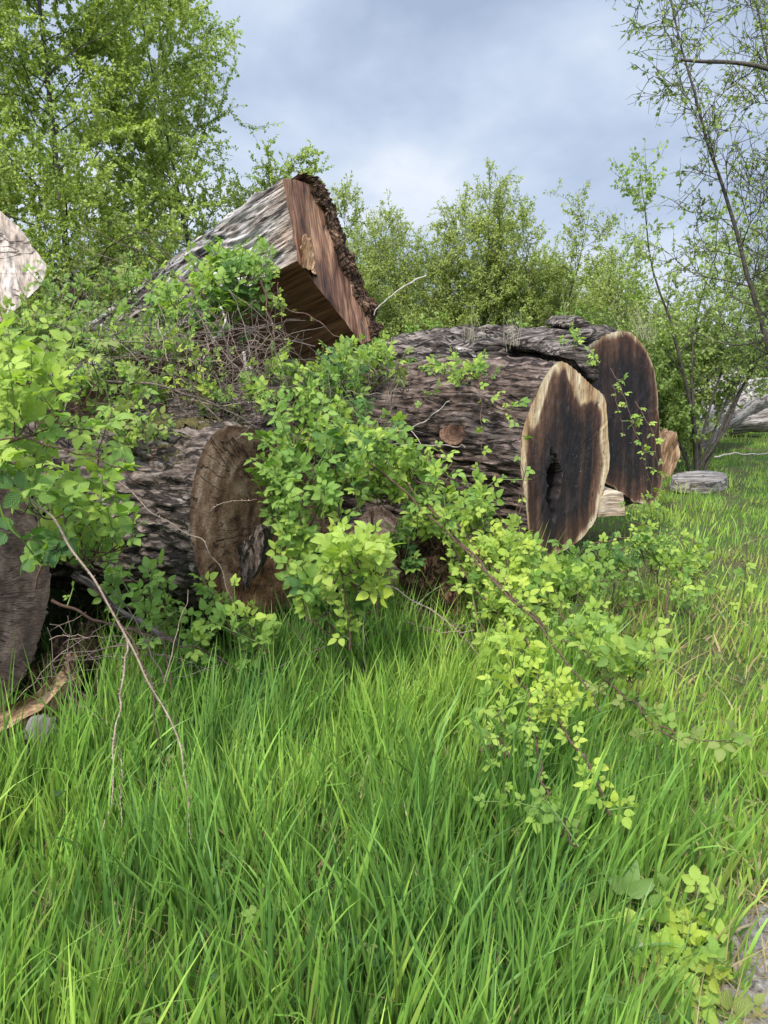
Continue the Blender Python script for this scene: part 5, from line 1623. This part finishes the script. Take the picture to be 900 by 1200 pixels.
def make_grass():
    rng = np.random.default_rng(99)
    mb = MB()

    def field(y0, y1, n, hm, wm, per_tuft, spread, dry, xa=0.62, short=False):
        nt_ = n // per_tuft
        cy = y0 + (y1 - y0) * rng.random(nt_)
        cx = (rng.random(nt_) * 2 - 1) * (cy * xa + 0.4)
        th = np.clip(0.95 + 0.6 * perlin(cx * 1.4, cy * 1.4, 2.0) + 0.25 * rng.normal(size=nt_), 0.35, 1.8)
        lx = 0.08 * perlin(cx * 0.8, cy * 0.8, 5.0) + 0.05 + 0.08 * rng.normal(size=nt_)
        ly = -0.02 + 0.10 * perlin(cx * 0.8, cy * 0.8, 9.0) + 0.06 * rng.normal(size=nt_)
        hue = np.clip(0.42 + 0.12 * np.clip(cx, -1, 1.5) + 0.55 * perlin(cx * 0.9, cy * 0.9, 1.3) + 0.2 * rng.normal(size=nt_), 0, 1)
        idx = np.repeat(np.arange(nt_), per_tuft)
        m = len(idx)
        x = cx[idx] + rng.normal(size=m) * spread
        y = cy[idx] + rng.normal(size=m) * spread
        ok = ~blocked(x, y)
        if not short:
            # the meadow thins to short trodden turf out past the bramble arches
            open_ = (x > 0.45 + 0.16 * y) & (y > 2.9)
            ok &= ~(open_ & (rng.random(m) < 0.66))
        idx, x, y = idx[ok], x[ok], y[ok]
        m = len(x)
        open_ = (x > 0.42 + 0.14 * y) & (y > 2.7)
        near_path = np.clip(1.0 + path_side(x, y) * 2.2, 0, 1)
        h = hm * th[idx] * rng.uniform(0.45, 1.1, m) * np.where(open_, 0.55, 1.0) * (1 - 0.45 * near_path)
        w = wm * rng.uniform(0.55, 1.25, m)
        u = hue[idx][:, None]
        a, b_, c_ = np.array([0.118, 0.235, 0.06]), np.array([0.245, 0.40, 0.075]), np.array([0.42, 0.52, 0.11])
        tint = np.where(u < 0.5, a + (b_ - a) * u * 2, b_ + (c_ - b_) * (u * 2 - 1)) * rng.uniform(0.5, 1.3, (m, 1))
        dryp = dry * (1 + 2.0 * open_ + 3.0 * near_path) + 0.55 * np.clip(1.3 - np.hypot((x - 1.75) / 0.85, (y - 4.5) / 1.3), 0, 0.9) * (perlin(x * 3, y * 3, 6.0) > -0.15)
        isdry = rng.random(m) < dryp
        straw = np.array([0.42, 0.33, 0.16]) * rng.uniform(0.6, 1.2, (m, 1))
        tint = np.where(isdry[:, None], straw, tint)
        h = np.where(isdry, h * 0.6, h)
        lean = np.stack([lx[idx], ly[idx]], -1) + isdry[:, None] * rng.normal(size=(m, 2)) * 0.5
        grass_patch(mb, x, y, h, w, tint, lean, rng)

    field(0.9, 3.2, 22000, 0.36, 0.0122, 13, 0.042, 0.06)
    field(2.8, 5.2, 32000, 0.36, 0.0125, 13, 0.048, 0.04)
    field(4.8, 8.0, 26000, 0.26, 0.011, 10, 0.06, 0.03)
    field(7.5, 17.0, 52000, 0.22, 0.011, 10, 0.08, 0.015, short=True)
    field(16.0, 27.0, 16000, 0.26, 0.02, 10, 0.1, 0.015, short=True)
    field(0.9, 6.0, 20000, 0.13, 0.006, 8, 0.05, 0.12)
    # flattened straws: between the blades and strewn over the dry mud
    m = 3200
    y = 1.0 + 5.5 * rng.random(m)
    x = (rng.random(m) * 2 - 1) * (y * 0.6 + 0.3)
    near = rng.random(m) < 0.08
    yn = 1.3 + 0.9 * rng.random(m)
    x = np.where(near, np.interp(yn, PATH_EDGE[:, 1], PATH_EDGE[:, 0]) + rng.random(m) * 0.4 - 0.12, x)
    y = np.where(near, yn, y)
    straw = np.array([0.40, 0.31, 0.16]) * rng.uniform(0.55, 1.2, (m, 1))
    grass_patch(mb, x, y + 0.0, rng.uniform(0.10, 0.30, m), rng.uniform(0.003, 0.006, m), straw, rng.normal(size=(m, 2)) * rng.uniform(0.3, 1.6, (m, 1)), rng)
    tag(mb.build('grass', M['grass']), 'long lush green meadow grass with a few dry straws', 'grass', None, 'stuff')


make_grass()


def weed(label, px, py, n, size, names, seed, name='weed', h=0.12):
    rng = np.random.default_rng(4000 + seed)
    p = gpt(px, py)
    root = thing(name, label, 'plant', (p[0], p[1], float(gz(p[0], p[1]))))
    mb = MB()
    lv = Leaves(rng)
    for _ in range(n):
        a = rng.random() * 6.28
        d = np.array([math.cos(a) * 0.8, math.sin(a) * 0.8 - 0.2, 0.9])
        shoot(mb, lv, np.array([p[0] + rng.normal() * 0.04, p[1] + rng.normal() * 0.04, 0.0]), d, h * rng.uniform(0.8, 1.5), rng.integers(3, 6), size, names, rng, 0)
    lv.write(mb, 1)
    mb.build('leaves', [M['green_stem'], M['leaf']], root)
    return root


weed('bright young bramble seedling growing beside the dry mud path', 785, 1150, 15, 0.045, ['young', 'young', 'mid', 'yellow'], 1, 'bramble_seedling', 0.17)
weed('lower leafed seedling spreading at the mud edge', 822, 1165, 6, 0.045, ['mid', 'olive'], 2, 'bramble_seedling', 0.08)
weed('small seedling in the grass nearest the bottom of the picture', 640, 1190, 5, 0.05, ['mid', 'olive'], 3, 'bramble_seedling', 0.1)
weed('pale leaved sprig hidden in the long grass under the yellow tipped cane', 600, 1075, 4, 0.045, ['olive', 'mid'], 4, 'bramble_seedling', 0.16)
weed('light green clover like sprig below the short dark red plank', 108, 870, 4, 0.04, ['young'], 5, 'bramble_seedling', 0.12)
weed('light green sprig between the two hanging thorny canes', 155, 905, 4, 0.04, ['young', 'mid'], 6, 'bramble_seedling', 0.12)
weed('dark green leaves pressed against the edge stone', 10, 905, 4, 0.07, ['dark'], 7, 'bramble_seedling', 0.1)


def ground_cover():
    # low weeds between the blades and dead leaves caught at their feet
    rng = np.random.default_rng(64)
    mb = MB()
    lv = Leaves(rng)
    for _ in range(900):
        y = 1.2 + 5.0 * rng.random() ** 1.3
        x = (rng.random() * 2 - 1) * (0.55 * y + 0.2)
        if perlin(x * 1.6, y * 1.6, 12.0) < 0.02 or blocked(np.array([x]), np.array([y]))[0]:
            continue
        dead = rng.random() < 0.22
        z = float(gz(x, y)) + (0.02 if dead else rng.uniform(0.04, 0.17))
        a = rng.random() * 6.28
        c = np.array([0.20, 0.12, 0.06]) * rng.uniform(0.5, 1.3) if dead else pal(['mid', 'olive', 'dark'], 1, rng)[0] * 0.8
        lv.add(np.array([x, y, z]), np.array([math.cos(a), math.sin(a), 0.2]), norm(np.array([0, -0.3, 1]) + rng.normal(size=3) * 0.4), rng.uniform(0.015, 0.035), c)
    lv.write(mb, 0)
    tag(mb.build('ground_cover', M['leaf']), 'small low weeds and brown dead leaves between the grass blades', 'weeds', None, 'stuff')


ground_cover()


def dock():
    rng = np.random.default_rng(5)
    p = gpt(730, 1090)
    root = thing('dock_plant', 'broad dock leaf with pale midrib between grass and seedling', 'plant', (p[0], p[1], 0))
    mb = MB()
    for (d, s) in (((0.35, -0.1, 0.9), 0.085), ((-0.5, -0.2, 0.7), 0.08), ((0.1, 0.3, 0.8), 0.075), ((0.8, -0.3, 0.5), 0.09)):
        v, f, c = leaflet(15, 0.05, 0.27, 0.3, 0.5)
        place(mb, (v, [f], c), np.array([[p[0], p[1], 0.12]]), np.array([d]), np.array([[0.1, -0.9, 0.45]]), np.array([s]), np.array([[0.17, 0.27, 0.07]]), 0)
    mb.build('leaves', [M['tree_leaf']], root)


dock()


def sapling(label, px, py, Y, tippx, tippy, seed, n=8, size=0.045, names=('young', 'mid')):
    rng = np.random.default_rng(6000 + seed)
    b = at(px, py, Y)
    root = thing('sapling', label, 'plant', b)
    mb = MB()
    lv = Leaves(rng)
    P = spline([b, at((px + tippx) / 2 + 4, (py + tippy) / 2, Y), at(tippx, tippy, Y)], 16)
    v, f, co = tube(P, np.linspace(0.005, 0.002, 16), 5)
    mb.add(v, f, 0, None, co)
    for k in range(n):
        q = P[3 + int(12 * k / n)]
        a = rng.random() * 6.28
        lv.add(q, norm(np.array([math.cos(a), math.sin(a), 0.3])), leaf_up(rng), size, pal(list(names), 1, rng)[0])
    lv.write(mb, 1)
    mb.build('leaves', [M['cane'], M['leaf']], root)


sapling('thin upright sapling with small leaves alone on the dry turf', 858, 760, 4.6, 875, 640, 1, 10)


def tufts():
    """dry upright stalks on top of the logs"""
    rng = np.random.default_rng(8)
    mb = MB()
    for cx, cy, Y, n in ((556, 402, 5.95, 16), (600, 405, 5.95, 12), (755, 395, 6.2, 18), (765, 400, 6.2, 10), (660, 380, 6.1, 6)):
        for _ in range(n):
            p = at(cx + rng.normal() * 8, cy + rng.normal() * 3, Y)
            L = rng.uniform(0.08, 0.32)
            d = norm(np.array([rng.normal() * 0.25, rng.normal() * 0.2, 1]))
            t = np.linspace(0, 1, 5)
            P = p + d * (t * L)[:, None] + np.array([rng.normal() * 0.1, 0, -0.05]) * (t ** 2 * L)[:, None]
            v, f, co = tube(P, np.linspace(0.0025, 0.001, 5), 3)
            mb.add(v, f, 0, np.array([0.9, 0.95, 0.7]), co)
    tag(mb.build('dry_grass', M['pale_stick']), 'wisps of dry grass growing from the bark on the log tops', 'grass', None, 'stuff')


tufts()
